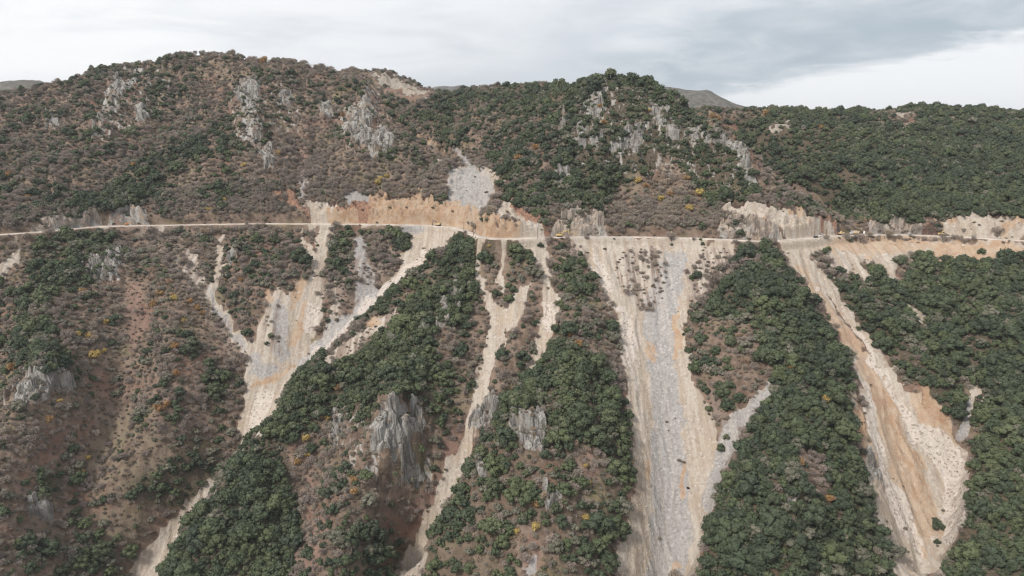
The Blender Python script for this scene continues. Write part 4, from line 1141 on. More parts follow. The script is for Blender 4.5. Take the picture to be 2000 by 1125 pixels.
P1 = jitter_grid(-900, 900, 290, 1330, 3.55)
P1 = P1[(P1[:, 1] < 720) | (rs.rand(len(P1)) < .72)]
near_road = jitter_grid(-480, 480, 500, 680, 2.3)        # steep banks above the road need more stems per metre of plan
q_ = road_dist(near_road[:, 0], near_road[:, 1])
P1 = np.vstack([P1, near_road[(q_ > 5) & (q_ < 30)]])
under = jitter_grid(-520, 520, 290, 620, 3.3)            # second storey inside the closed oak woods
_q = sample(under)
under = under[(lookup(EV, _q[4], _q[5]) > .68) & (rs.rand(len(under)) < .85)]
n_under = len(under)
P1 = np.vstack([P1, under])
z, u, v, f, ju, jv = sample(P1)
sc, rkm, rd = ground_block(P1, ju, jv, u, v)
e = lookup(EV, ju, jv); b = lookup(BV, ju, jv)
away = 1 - sstep(P1[:, 1], 1130, 1320) * .6
bru = lookup(M_BRU, ju, jv)
e = e * (1 - sstep(sc, .15, .65)) * (1 - .55 * rkm) * (rd > np.where(road_dist(P1[:, 0], P1[:, 1]) > 0, 6.5, 6.6)) * away
b = (b * (1 - sstep(sc, .25, .6)) * (1 - .85 * rkm) + .26 * bru + .30 * sstep(sc, .10, .30) * (1 - sstep(sc, .45, .75))) * (rd > np.where(road_dist(P1[:, 0], P1[:, 1]) > 0, 5.5, 5.2)) * away
cl = .5 + .5 * fbm(P1[:, 0] / 22, P1[:, 1] / 26, 3)
rr = np.clip(.55 * rs.rand(len(P1)) + .45 * np.clip(cl, 0, 1), 0, 1)
rank = np.argsort(np.argsort(rr)) / len(rr)
isE = rank < e
isB = (~isE) & ((1 - rank) < b * 1.22)
# crown sizes
def sizes(n, lo, hi, p=1.6):
    return lo + (hi - lo) * rs.rand(n) ** p
rad = np.where(isE, sizes(len(P1), 1.8, 5.2, 1.9), sizes(len(P1), 1.8, 4.2))
rad[-n_under:] *= .62
dens = np.where(isE, e, b)
rad *= (.72 + .34 * np.clip(dens, 0, 1)) * np.clip(1 + .55 * fbm(P1[:, 0] / 14 + 60, P1[:, 1] / 16, 2), .72, 1.5) * np.where(isE, 1.10, 1.0)
rad *= np.where(v < 430, .94, 1.0)
M4 = raster([[(1400, 220), (1500, 208), (1800, 198), (2100, 212), (2100, 430), (1655, 434), (1500, 325)]], 2)
rad *= 1 - .12 * lookup(M4, u, v)
rad *= 1 - .30 * lookup(CLIFFY, u, v)
# golden and rust-leaved trees seen one by one in the photograph: (pixel u, v, crown radius m, colour)
AUTUMN = [(185, 700, 3.9, 'g'), (208, 632, 2.9, 'g'), (152, 654, 2.6, 'g'), (172, 656, 2.4, 'g'), (26, 722, 3.6, 'r'), (204, 688, 2.2, 'g'), (118, 786, 2.0, 'g'), (98, 822, 2.7, 'r'),
          (310, 802, 3.4, 'r'), (326, 792, 2.8, 'r'), (345, 735, 2.9, 'r'), (340, 678, 3.2, 'r'), (362, 628, 2.5, 'g'), (385, 604, 2.9, 'r'), (396, 612, 2.2, 'r'), (312, 576, 3.0, 'r'), (300, 596, 3.1, 'r'), (340, 585, 3.0, 'g'), (372, 590, 2.6, 'r'),
          (438, 548, 2.0, 'g'), (163, 573, 3.0, 'r'), (182, 467, 2.5, 'g'), (470, 545, 1.8, 'r'), (598, 858, 2.6, 'g'), (602, 892, 2.0, 'g'), (582, 905, 2.6, 'r'), (690, 938, 2.4, 'r'), (692, 968, 2.8, 'r'),
          (665, 733, 2.4, 'r'), (660, 760, 2.6, 'r'), (640, 818, 2.2, 'g'), (628, 815, 2.0, 'r'), (1612, 787, 2.9, 'g'), (1365, 381, 3.6, 'g'), (1290, 392, 3.0, 'g'), (1345, 410, 3.2, 'g'), (1245, 356, 3.2, 'g'), (1308, 380, 2.6, 'r'), (1262, 366, 2.6, 'r'),
          (516, 121, 5.2, 'r'), (745, 352, 3.0, 'g'), (738, 358, 2.8, 'g'), (756, 345, 2.2, 'g'), (546, 300, 2.4, 'g'), (440, 390, 2.2, 'g'), (406, 409, 1.8, 'g'), (412, 407, 1.6, 'g'), (55, 385, 2.6, 'r'), (8, 250, 3.6, 'r'), (18, 342, 3.4, 'r'), (262, 322, 2.6, 'r'), (476, 322, 2.4, 'g'),
          (670, 230, 2.6, 'r'), (1180, 240, 2.8, 'r'), (1172, 212, 2.4, 'r'), (1268, 216, 2.0, 'g'), (1144, 911, 1.5, 'g'), (1150, 943, 1.6, 'g'), (1230, 905, 1.9, 'r'), (1560, 908, 2.5, 'r'), (1620, 977, 2.4, 'r'), (1045, 988, 2.3, 'r'), (1047, 1036, 2.5, 'g'), (1144, 1018, 2.2, 'g'), (1008, 1042, 2.2, 'g'),
          (988, 970, 1.6, 'r'), (955, 490, 1.5, 'g'), (172, 895, 2.2, 'g'), (162, 925, 1.8, 'g'), (1114, 655, 2.2, 'r'), (1130, 672, 2.6, 'r'), (1400, 232, 4.2, 'r'), (1390, 228, 4.0, 'r'), (1495, 222, 4.0, 'r'), (1604, 248, 3.0, 'r'), (1546, 722, 2.6, 'r'), (1045, 290, 3.0, 'r'), (1010, 310, 3.0, 'r'), (1340, 350, 2.6, 'r')]
# evergreen trees that stand alone on open ground: (u, v at the foot, radius m, where)
LONE = [(1917, 497, 3.2, "alone on the orange fill below the road at the far right"), (1874, 502, 1.3, "small and alone left of the round tree on the orange fill"), (1442, 512, 4.6, "just below the road on pale rubble beside two leaning poles"),
        (1432, 518, 3.4, "at the left end of the clump on pale rubble below the road"), (1360, 545, 3.9, "alone among pale scree at the right rim of the great chute"), (1352, 548, 2.6, "lower left of the lone tree at the great chute's right rim"),
        (1368, 472, 1.5, "low at the road edge above the great chute"), (1372, 480, 1.7, "low below the road edge above the great chute"), (1055, 484, 2.7, "at the road edge beside a tall pole, above the forked pale chute"),
        (942, 434, 2.3, "on the orange rock knob above the road bend"), (950, 432, 2.0, "at the right on the orange rock knob above the road bend"), (785, 490, 4.6, "large and dark above a red scarp in the left fan"), (776, 478, 3.2, "upper left above the red scarp in the left fan"),
        (724, 455, 2.4, "hanging just below the road above the left fan"), (686, 455, 2.2, "below the road left of the bare grey streak"), (1832, 1036, 3.4, "in the middle of the right-hand chute"), (1826, 1024, 2.4, "upper left in the chute's lone clump"), (1830, 1062, 1.8, "small below the chute's lone clump"),
        (1408, 880, 3.0, "between the great chute and its grey side gully"), (1418, 862, 2.3, "above between the great chute and its side gully"), (1676, 645, 1.9, "small on the bare rib of the right-hand chute"), (530, 662, 2.5, "on the island between streams of the left fan"), (522, 678, 2.2, "lower on the island in the left fan"),
        (640, 630, 2.3, "beside the grey strip of the left fan"), (632, 610, 2.6, "above beside the grey strip of the left fan"), (668, 592, 1.7, "small at the edge of the left fan"), (1312, 480, 1.3, "tiny shrub under the road in the great chute's head"), (720, 482, 2.0, "on the slope below the road, left of the big dark tree"),
        (1610, 496, 2.8, "at the head of the wooded strip under the dark car"), (1618, 492, 2.6, "right side of the strip's head under the dark car"), (1672, 850, 1.5, "small at the right chute's left edge"), (1695, 1010, 1.7, "on bare soil left of the right-hand chute"), (1708, 1030, 1.8, "on bare soil lower left of the right-hand chute")]

def hit(u, v):
    """where the photograph's line of sight meets the terrain"""
    ys = np.arange(285.0, 1300.0, 1.0)
    dy = (562.5 - v) / FPX
    k = ys / (CP + dy * SP)
    x = k * (u - 1000.0) / FPX; z = CAM_Z + k * (-SP + dy * CP)
    h = height(x, ys)
    w = np.nonzero(h >= z)[0]
    if not len(w):
        w = [int(np.argmax(h - z))]
    i = int(w[0])
    return float(x[i]), float(ys[i]), float(h[i])

sel = isE | isB
PX, PY, PZ = P1[sel, 0], P1[sel, 1], z[sel]
PR, PE = rad[sel], isE[sel]
PU, PV, PF = u[sel], v[sel], f[sel]
# keep clear of the named trees
AU = [(hit(a, b_ + 4), r * 1.3, c, a, b_) for a, b_, r, c in AUTUMN]
LO = [(hit(a, b_), r, w, a, b_) for a, b_, r, w in LONE]
okk = np.ones(len(PX), bool)
for (hx, hy, hz), r, *_ in AU + LO:
    okk &= np.hypot(PX - hx, PY - hy) > r * .8
PX, PY, PZ, PR, PE, PU, PV, PF = [q[okk] for q in (PX, PY, PZ, PR, PE, PU, PV, PF)]
PS = seen(PX, PY, PZ + PR * 1.1)
PROT = rs.rand(len(PX)) * 6.283
PSQ = rs.uniform(.68, 1.38, len(PX))
PIDX = rs.randint(0, 1000, len(PX))
PO = PE & (rs.rand(len(PX)) < np.interp(lookup(EV, PU, PV), [.1, .5, .9], [.62, .38, .13]))     # grey-olive scrub among the oaks
PR = np.where(PO, PR * .84, PR)

ZONES = [
    ("the left mountain's flat summit", [(370, 90), (640, 120), (640, 180), (370, 180)]), ("the far left hillside", [(-60, 140), (160, 140), (160, 440), (-60, 460)]),
    ("the left mountain's rocky western shoulder", [(160, 110), (370, 90), (370, 270), (160, 300)]), ("the left mountain's lower slope", [(160, 290), (560, 270), (560, 440), (160, 445)]),
    ("the left mountain's face under the summit", [(370, 170), (620, 170), (620, 290), (370, 290)]), ("the brown bowl above the orange road cut", [(560, 250), (880, 300), (880, 410), (560, 400)]),
    ("the left mountain's right flank", [(620, 130), (880, 170), (880, 320), (620, 290)]), ("the hill behind the grey scree fan", [(800, 150), (1110, 150), (1060, 340), (880, 340)]),
    ("the middle peak's top", [(1100, 140), (1300, 140), (1340, 220), (1100, 220)]), ("the middle peak's cliffs", [(1080, 215), (1500, 215), (1500, 345), (1050, 345)]), ("the middle peak's foot", [(960, 340), (1660, 340), (1660, 470), (960, 470)]),
    ("the top of the right-hand hill", [(1380, 190), (2010, 190), (2010, 270), (1380, 270)]), ("the dark right-hand hill above the road", [(1480, 265), (2010, 265), (2010, 450), (1600, 450)]),
    ("the oak-capped spur under the road's left end", [(40, 440), (250, 440), (250, 620), (40, 640)]), ("the far left edge below the road", [(-60, 450), (60, 450), (60, 850), (-60, 850)]),
    ("the autumn slope left of the white gully", [(230, 440), (440, 440), (500, 760), (230, 760)]), ("the left spur around its pale crag", [(40, 620), (235, 620), (235, 850), (0, 850)]),
    ("the brown slope left of the fan's narrow foot", [(220, 745), (500, 745), (470, 910), (220, 930)]), ("the grassy lower left slope", [(-60, 840), (420, 900), (420, 1000), (-60, 1000)]), ("the lower left corner", [(-60, 990), (330, 990), (260, 1140), (-60, 1140)]),
    ("the brushy slope amid the left fan", [(430, 440), (880, 440), (780, 560), (560, 720), (440, 650)]), ("the crest of the central spur", [(860, 440), (950, 450), (930, 640), (720, 720), (560, 800), (560, 720), (740, 610)]),
    ("the central spur's middle face", [(720, 640), (930, 560), (890, 900), (600, 860), (600, 780)]), ("the central spur's lower left edge", [(300, 1140), (560, 780), (640, 860), (600, 1140)]), ("the central spur's reddish lower face", [(590, 850), (900, 850), (800, 1140), (590, 1140)]),
    ("the ribs between the narrow pale gullies", [(920, 470), (1090, 470), (1060, 740), (930, 860), (900, 700)]), ("the second spur's upper half", [(1050, 470), (1220, 560), (1240, 860), (960, 880), (1040, 700)]), ("the second spur's lower half", [(940, 860), (1250, 850), (1220, 1140), (800, 1140)]),
    ("the head of the great chute", [(1110, 460), (1420, 460), (1360, 640), (1220, 640)]), ("the third spur's upper wood", [(1330, 470), (1560, 470), (1640, 720), (1500, 760), (1330, 760)]), ("the third spur's middle", [(1400, 740), (1680, 700), (1720, 940), (1380, 940)]), ("the third spur's lower wood", [(1350, 930), (1760, 930), (1760, 1140), (1350, 1140)]),
    ("the wood right of the right chute", [(1600, 480), (1760, 480), (1900, 760), (1880, 880), (1640, 620)]), ("the right-hand wood under the orange fill", [(1750, 490), (2010, 490), (2010, 640), (1800, 640)]), ("the right-hand wood beside the small gully", [(1790, 630), (2010, 630), (2010, 800), (1880, 850)]), ("the lower right corner wood", [(1830, 770), (2010, 770), (2010, 1140), (1830, 1140)]),
]
def in_poly(p, x, y):
    c = False
    for (ax, ay), (bx, by) in zip(p, p[1:] + p[:1]):
        if (ay > y) != (by > y) and x < (bx - ax) * (y - ay) / (by - ay) + ax:
            c = not c
    return c
def zone(u, v):
    for nm, p in ZONES:
        if in_poly(p, u, v):
            return nm
    return min(ZONES, key=lambda q: min((a - u) ** 2 + (b - v) ** 2 for a, b in q[1]))[0]

def plant(name, label, cat, group, crown, trunk, loc, r, rot, sq=1.0, tall=1.0):
    o = link(bpy.data.objects.new(name, None))
    o.empty_display_size = 1
    o.location = loc; o.rotation_euler = (0, 0, rot); o.scale = (r, r * sq, r * tall)
    tag(o, label, cat, group)
    c = link(bpy.data.objects.new("crown", crown), o)
    t = link(bpy.data.objects.new("trunk", trunk), o)
    return o

CROWN_OF = {}
used_label = {}
def size_word(r):
    return "large" if r > 3.4 else "medium" if r > 2.5 else "small"
app = PR / PF
def pick_largest(mask, n):
    i = np.nonzero(mask)[0]
    return i[np.argsort(-app[i])[:n]]
big_e = pick_largest(PE & ~PO & PS, 262)
big_o = pick_largest(PO & PS, 290)
big_b = pick_largest(~PE & PS, 296)
SHAPE = ["rounded", "lumpy", "broad", "ragged", "domed", "loose", "tufted", "uneven"]
for k, i in enumerate(big_e):
    m = PIDX[i] % 8
    zn = zone(PU[i], PV[i])
    plant("evergreen_oak", f"{size_word(PR[i])} {SHAPE[m]} evergreen oak on {zn}", "oak tree", "evergreen oaks on " + zn, EVER[m], TRUNK[i % 4],
          (PX[i], PY[i], PZ[i] - .25), PR[i], PROT[i], PSQ[i])
for k, i in enumerate(big_o):
    m = PIDX[i] % 5
    zn = zone(PU[i], PV[i])
    plant("olive_shrub", f"{size_word(PR[i])} {SHAPE[m]} grey-olive shrub on {zn}", "shrub", "grey-olive shrubs on " + zn, OLIVE[m], TRUNK[i % 4],
          (PX[i], PY[i], PZ[i] - .35), PR[i], PROT[i], PSQ[i], .85)
for k, i in enumerate(big_b):
    m = PIDX[i] % 6
    zn = zone(PU[i], PV[i])
    plant("bare_tree", f"{size_word(PR[i])} {SHAPE[m]} leafless tree on {zn}", "bare tree", "leafless trees on " + zn, BARE[m], TRUNK[i % 4],
          (PX[i], PY[i], PZ[i] - .25), PR[i], PROT[i], PSQ[i])
for k, ((hx, hy, hz), r, c, a, b_) in enumerate(AU):
    zn = zone(a, b_)
    col = "golden yellow" if c == 'g' else "rusty orange"
    plant("autumn_tree", f"{size_word(r)} {col} tree on {zn}", "autumn tree", f"{col} trees on " + zn, (GOLD if c == 'g' else RUST)[k % 3], TRUNK[k % 4], (hx, hy, hz - .3), r, k * 1.7, .9 + .02 * (k % 9))
for k, ((hx, hy, hz), r, w, a, b_) in enumerate(LO):
    plant("evergreen_oak", "dark oak " + w, "oak tree", "lone evergreen oaks on open ground", EVER[k % 8], TRUNK[k % 4], (hx, hy, hz - .3), r, k * 2.1, 1.0, 1.05)

# the remaining woods and undergrowth: nobody could count them
def scatter(name, label, cat, xyz, rot, scale, idx, protos, tilt=None):
    n = len(xyz)
    me = bpy.data.meshes.new(name)
    me.vertices.add(n); me.vertices.foreach_set("co", np.asarray(xyz, np.float32).ravel())
    a = me.attributes.new("turn", 'FLOAT_VECTOR', 'POINT')
    rv = np.zeros((n, 3), np.float32); rv[:, 2] = rot
    if tilt is not None:
        rv[:, :2] = tilt
    a.data.foreach_set("vector", rv.ravel())
    a = me.attributes.new("size", 'FLOAT_VECTOR', 'POINT'); a.data.foreach_set("vector", np.asarray(scale, np.float32).ravel())
    a = me.attributes.new("pick", 'INT', 'POINT'); a.data.foreach_set("value", np.asarray(idx, np.int32))
    o = tag(link(bpy.data.objects.new(name, me)), label, cat, kind="stuff")
    ng = bpy.data.node_groups.new(name + "_nodes", 'GeometryNodeTree')
    ng.interface.new_socket("Geometry", in_out='INPUT', socket_type='NodeSocketGeometry')
    ng.interface.new_socket("Geometry", in_out='OUTPUT', socket_type='NodeSocketGeometry')
    N = ng.nodes; K = ng.links
    gi, go = N.new('NodeGroupInput'), N.new('NodeGroupOutput')
    jn = N.new('GeometryNodeJoinGeometry')
    for p in reversed(protos):
        oi = N.new('GeometryNodeObjectInfo'); oi.inputs['Object'].default_value = p; oi.inputs['As Instance'].default_value = True
        K.new(oi.outputs['Geometry'], jn.inputs[0])
    iop = N.new('GeometryNodeInstanceOnPoints')
    iop.inputs['Pick Instance'].default_value = True
    K.new(gi.outputs[0], iop.inputs['Points']); K.new(jn.outputs[0], iop.inputs['Instance'])
    for nm, typ, sock in (("turn", 'FLOAT_VECTOR', 'Rotation'), ("size", 'FLOAT_VECTOR', 'Scale'), ("pick", 'INT', 'Instance Index')):
        na = N.new('GeometryNodeInputNamedAttribute'); na.data_type = typ; na.inputs['Name'].default_value = nm
        src = na.outputs['Attribute']
        if sock == 'Rotation':
            e2r = N.new('FunctionNodeEulerToRotation'); K.new(src, e2r.inputs[0]); src = e2r.outputs[0]
        K.new(src, iop.inputs[sock])
    K.new(iop.outputs[0], go.inputs[0])
    md = o.modifiers.new("scatter", 'NODES'); md.node_group = ng
    return o

def proto_objects(meshes):
    out = []
    for me in meshes:
        for o in COL.objects:
            if o.data is me:
                out.append(o); break
    return out
restE = PE & ~PO; restE[big_e] = False
restO = PO.copy(); restO[big_o] = False
restB = ~PE; restB[big_b] = False
for nm, lab, cat, mask, meshes in (("evergreen_woodland", "continuous dark green evergreen oak scrub covering the mountain slopes", "woodland", restE, EVER),
                                   ("olive_scrub", "continuous grey-olive scrub scattered through the oaks and bare trees", "scrub", restO, OLIVE),
                                   ("bare_woodland", "continuous leafless grey-brown woodland covering the mountain slopes", "woodland", restB, BARE)):
    q = np.nonzero(mask)[0]
    pr = proto_objects(meshes)
    sx = PR[q]
    scatter(nm, lab, cat, np.stack([PX[q], PY[q], PZ[q] - .25], 1), PROT[q], np.stack([sx, sx * PSQ[q], sx * rs.uniform(.85, 1.12, len(q))], 1), PIDX[q] % len(pr), pr)

# low shrubs, one of which is set by hand so that the mass has a source
P2 = jitter_grid(-800, 800, 295, 1000, 2.7)
z2, u2, v2, f2, ju2, jv2 = sample(P2)
sc2, rk2, rd2 = ground_block(P2, ju2, jv2, u2, v2)
bru2 = lookup(M_BRU, ju2, jv2)
pb = .60 * (1 - sstep(sc2, .2, .55)) * (1 + .4 * rk2) * (1 + .5 * (v2 > 480) * (u2 < 520)) + .10 * sc2 * lookup(M_TAN, ju2, jv2) * .18 + .3 * bru2
pb = np.maximum(pb, .05 * ((road_dist(P2[:, 0], P2[:, 1]) > 5) & (road_dist(P2[:, 0], P2[:, 1]) < 28)))
pb *= (rd2 > 5.0)
cl2 = np.clip(.5 + .6 * fbm(P2[:, 0] / 13, P2[:, 1] / 15, 2), 0, 1)
k2 = rs.rand(len(P2)) < pb * (.4 + 1.2 * cl2)
n2 = int(k2.sum())
r2 = sizes(n2, .5, 1.7, 1.5)
hx, hy, hz = hit(1181, 487)
first = link(bpy.data.objects.new("shrub", SHRUB[0])); first.location = (hx, hy, hz); first.scale = (1.6, 1.6, 1.6)
tag(first, "dark leafless shrub hanging under the road edge in the head of the great chute", "shrub")
hx, hy, hz = hit(1146, 494)
second = link(bpy.data.objects.new("shrub", SHRUB[1])); second.location = (hx, hy, hz); second.scale = (1.9, 1.1, 1.0)
tag(second, "dark fallen shrub lying on pale scree upper left in the great chute", "shrub")
scatter("undergrowth", "low brown and olive undergrowth between the trees", "undergrowth", np.stack([P2[k2, 0], P2[k2, 1], z2[k2] - .1], 1), rs.rand(n2) * 6.28,
        np.stack([r2, r2, r2 * rs.uniform(.7, 1.2, n2)], 1), rs.randint(0, 2, n2), [first, second])

# ------------------------------------------------------------------ road
def simple_mat(name, col, rough=.7, spec=.3, metal=0.0, vary=.25, scale=2.0):
    m, T, b = new_mat(name, rough, spec)
    b.inputs['Metallic'].default_value = metal
    pos = T.new('ShaderNodeNewGeometry').outputs['Position']
    n = T.noise(pos, scale, 4.0, .65)
    T.put(b.inputs['Base Color'], T.mix(T.ramp(n, .3, .7), tuple(c * (1 - vary) for c in col), tuple(min(.9, c * (1 + vary)) for c in col)))
    return m
MAT_ROAD = simple_mat("road_gravel", (.42, .365, .315), .95, .1, 0, .24, .12)
sel_u = np.arange(-130, 2141, 5.0)
rx = np.interp(sel_u, _uu, _RX); ry = np.interp(sel_u, _uu, _RY)
tx = np.gradient(rx); ty = np.gradient(ry); tl = np.hypot(tx, ty); nx_, ny_ = -ty / tl, tx / tl
V = []
for k_ in range(len(rx)):
    for off, zz in ((-3.8, -.6), (-3.6, .0), (-1.8, .05), (0, .07), (1.8, .05), (3.4, .0), (3.6, -.6)):
        wob = (.45 * math.sin(k_ * .9 + off) + .45 * math.sin(k_ * 2.3 + 2 * off)) if abs(off) > 3 else 0
        V.append((rx[k_] + nx_[k_] * (off + wob), ry[k_] + ny_[k_] * (off + wob), ROAD_Z + .02 + zz))
ii = np.arange(len(rx) - 1)[:, None] * 7 + np.arange(6)[None, :]
F = np.stack([ii, ii + 7, ii + 8, ii + 1], -1).reshape(-1, 4)
tag(link(bpy.data.objects.new("road", np_mesh("road", V, F[:, ::-1], MAT_ROAD))), "pale gravel mountain road across the slope", kind="structure")

def road_point(u, off=0.0):
    x, y, a = road_at(u)
    return x - math.sin(a) * off, y + math.cos(a) * off, a
MAT_CONC = simple_mat("concrete", (.42, .38, .34), .9, .2, 0, .15, .8)

class MB:
    def __init__(self):
        self.v, self.f = [], []
    def add(self, v, f):
        n = len(self.v)
        self.v += [tuple(map(float, p)) for p in v]; self.f += [tuple(i + n for i in q) for q in f]
        return self
    def prism(self, prof, y0, y1, inset=.0):
        """outline prof (x, z) swept from y0 to y1; inset narrows the ends a little so edges are chamfered"""
        n = len(prof); cx = sum(p[0] for p in prof) / n; cz = sum(p[1] for p in prof) / n
        def sh(k):
            return [(cx + (x - cx) * k, cz + (z - cz) * k) for x, z in prof]
        c = .94 if inset else 1.0
        rings = [(y0, sh(c)), (y0 + inset, prof), (y1 - inset, prof), (y1, sh(c))] if inset else [(y0, prof), (y1, prof)]
        v = [(x, y, z) for y, r in rings for x, z in r]
        f = [tuple(range(n))[::-1]]
        for k in range(len(rings) - 1):
            for i in range(n):
                j = (i + 1) % n
                f.append((k * n + i, k * n + j, (k + 1) * n + j, (k + 1) * n + i))
        f.append(tuple((len(rings) - 1) * n + i for i in range(n)))
        return self.add(v, f)
    def box(self, c, s, inset=.05):
        x, y, z = c; a, b, h = s[0] / 2, s[1] / 2, s[2] / 2
        return self.prism([(x - a, z - h), (x + a, z - h), (x + a, z + h), (x - a, z + h)], y - b, y + b, inset)
    def bar(self, p0, p1, w, h0, h1=None, y=0):
        h1 = h1 or h0
        dx, dz = p1[0] - p0[0], p1[1] - p0[1]; l = math.hypot(dx, dz); ux, uz = -dz / l, dx / l
        return self.prism([(p0[0] - ux * h0, p0[1] - uz * h0), (p1[0] - ux * h1, p1[1] - uz * h1), (p1[0] + ux * h1, p1[1] + uz * h1), (p0[0] + ux * h0, p0[1] + uz * h0)], y - w / 2, y + w / 2)
    def wheel(self, x, z, r, y0, y1, n=16):
        return self.prism([(x + r * math.cos(2 * math.pi * i / n), z + r * math.sin(2 * math.pi * i / n)) for i in range(n)], y0, y1, .06)
    def tube(self, p0, p1, r0, r1, n=8):
        p0, p1 = Vector(p0), Vector(p1); d = (p1 - p0).normalized(); a = d.orthogonal().normalized(); b = d.cross(a)
        v = [tuple(p + r * (math.cos(t) * a + math.sin(t) * b)) for p, r in ((p0, r0), (p1, r1)) for t in [2 * math.pi * i / n for i in range(n)]]
        f = [(i, (i + 1) % n, n + (i + 1) % n, n + i) for i in range(n)] + [tuple(range(n))[::-1], tuple(range(n, 2 * n))]
        return self.add(v, f)
    def build(self, name, mat, parent=None):
        me = bpy.data.meshes.new(name); me.from_pydata(self.v, [], self.f); me.materials.append(mat); me.update()
        return link(bpy.data.objects.new(name, me), parent)

def thing(name, label, cat, loc, rz=0, group=None):
    o = link(bpy.data.objects.new(name, None)); o.location = loc; o.rotation_euler = (0, 0, rz)
    return tag(o, label, cat, group)

PAINT_Y = simple_mat("yellow_paint", (.54, .39, .15), .45, .5, 0, .15)
PAINT_O = simple_mat("orange_paint", (.60, .24, .06), .45, .5, 0, .15)
PAINT_B = simple_mat("beige_paint", (.62, .45, .25), .5, .4, 0, .12)
PAINT_W = simple_mat("white_paint", (.72, .70, .67), .45, .5, 0, .08)
PAINT_K = simple_mat("dark_grey_paint", (.075, .078, .082), .5, .5, 0, .2)
PAINT_N = simple_mat("navy_car_paint", (.035, .045, .065), .3, .6, .3, .2)
STEEL = simple_mat("worn_steel", (.16, .15, .14), .6, .4, .4, .3)
RUBBER = simple_mat("rubber", (.030, .029, .028), .9, .2, 0, .3)
GLASSY = simple_mat("dark_glass", (.030, .038, .045), .12, .6, 0, .1)
WOOD = simple_mat("creosote_wood", (.10, .072, .052), .9, .15, 0, .3, 4.0)

def excavator(label, u, off, turn, boomturn, house, boommat, k=1.0, pose=((2.6, 3.9), (4.9, 3.5), (5.6, 1.3)), z=None):
    x, y, a = road_point(u, off)
    zz = (ROAD_Z + .05) if z is None else z
    t = thing("excavator", label, "excavator", (x, y, zz), a + turn, "excavators working on the road")
    t.scale = (k, k, k)
    for s in (-1, 1):
        tr = MB().prism([(-1.9, .45), (-1.6, .08), (1.6, .08), (1.9, .45), (1.6, .88), (-1.6, .88)], s * 1.1 - .28, s * 1.1 + .28, .05).build("track", RUBBER, t)
        w = MB()
        for q in (-1.35, -.45, .45, 1.35):
            w.wheel(q, .45, .26, s * 1.1 - .31, s * 1.1 + .31)
        w.build("roller", STEEL, tr)
    MB().box((0, 0, .98), (1.5, 1.5, .3)).build("turntable", STEEL, t)
    c, s_ = math.cos(boomturn), math.sin(boomturn)
    def turned(o):
        o.rotation_euler = (0, 0, boomturn)
        return o
    turned(MB().prism([(-2.0, 1.15), (1.5, 1.15), (1.5, 1.75), (.2, 2.05), (-1.7, 2.1), (-2.1, 1.8)], -1.25, 1.25, .1).build("house", house, t))
    turned(MB().prism([(-2.45, 1.2), (-1.95, 1.2), (-1.95, 2.15), (-2.3, 2.1)], -1.2, 1.2, .1).build("counterweight", boommat, t))
    cb = turned(MB().prism([(.1, 1.78), (1.6, 1.78), (1.62, 2.3), (1.3, 3.0), (.15, 3.0)], .25, 1.2, .08).build("cab", house, t))
    MB().prism([(.3, 2.2), (1.58, 2.2), (1.5, 2.5), (1.28, 2.9), (.3, 2.9)], .22, 1.23).build("window", GLASSY, cb)
    p0 = (1.0, 1.7); p1, p2, p3 = pose
    turned(MB().bar(p0, p1, .42, .22, .30, -.15).bar(p1, p2, .40, .30, .18, -.15).build("boom", boommat, t))
    st = turned(MB().bar((p2[0] - .35, p2[1] + .35), p3, .34, .24, .14, -.15).build("stick", boommat, t))
    b = (p3[0], p3[1])
    turned(MB().prism([(b[0] + .1, b[1] + .25), (b[0] - .35, b[1] - .1), (b[0] - .75, b[1] - .75), (b[0] - .2, b[1] - 1.05), (b[0] + .3, b[1] - .6)], -.75, .45, .05).build("bucket", STEEL, t))
    MB().bar((1.2, 1.5), ((p0[0] + p1[0]) / 2 + .5, (p0[1] + p1[1]) / 2), .18, .1, .07, -.15).build("ram", STEEL, t).rotation_euler = (0, 0, boomturn)
    return t
PI = math.pi
excavator("dark grey excavator with beige cab digging leftward on the road below the orange cut", 856, 0, PI, 0, PAINT_B, PAINT_K, 1.05, ((2.6, 3.6), (5.2, 3.9), (5.8, 1.0)))
excavator("yellow excavator with arched boom at the foot of the pale ramp", 1093, .5, 0, 0, PAINT_Y, PAINT_Y, 1.05, ((3.2, 4.2), (6.6, 4.5), (7.0, 1.3)))
excavator("yellow excavator facing away on the road above the great chute", 1311, 1.5, PI / 2, 0, PAINT_Y, PAINT_Y, 1.0, ((1.9, 3.9), (3.0, 3.6), (3.5, 1.5)))
def ground_z(x, y):
    return float(height(np.array([x]), np.array([y]))[0])
excavator("beige excavator with black boom under the red earth bank", 1646, 1.8, PI, .15, PAINT_B, PAINT_K, 1.1, ((2.3, 4.4), (4.6, 5.6), (6.3, 2.6)))
excavator("small orange excavator parked below the long grey rock cutting", 247, 1.5, 0, .6, PAINT_O, PAINT_O, .75)

def tyre(parent, x, r, y0, y1):
    w = MB().wheel(x, r, r, y0, y1).build("wheel", RUBBER, parent)
    MB().wheel(x, r, r * .55, y0 - .03, y1 + .03).build("rim", STEEL, w)
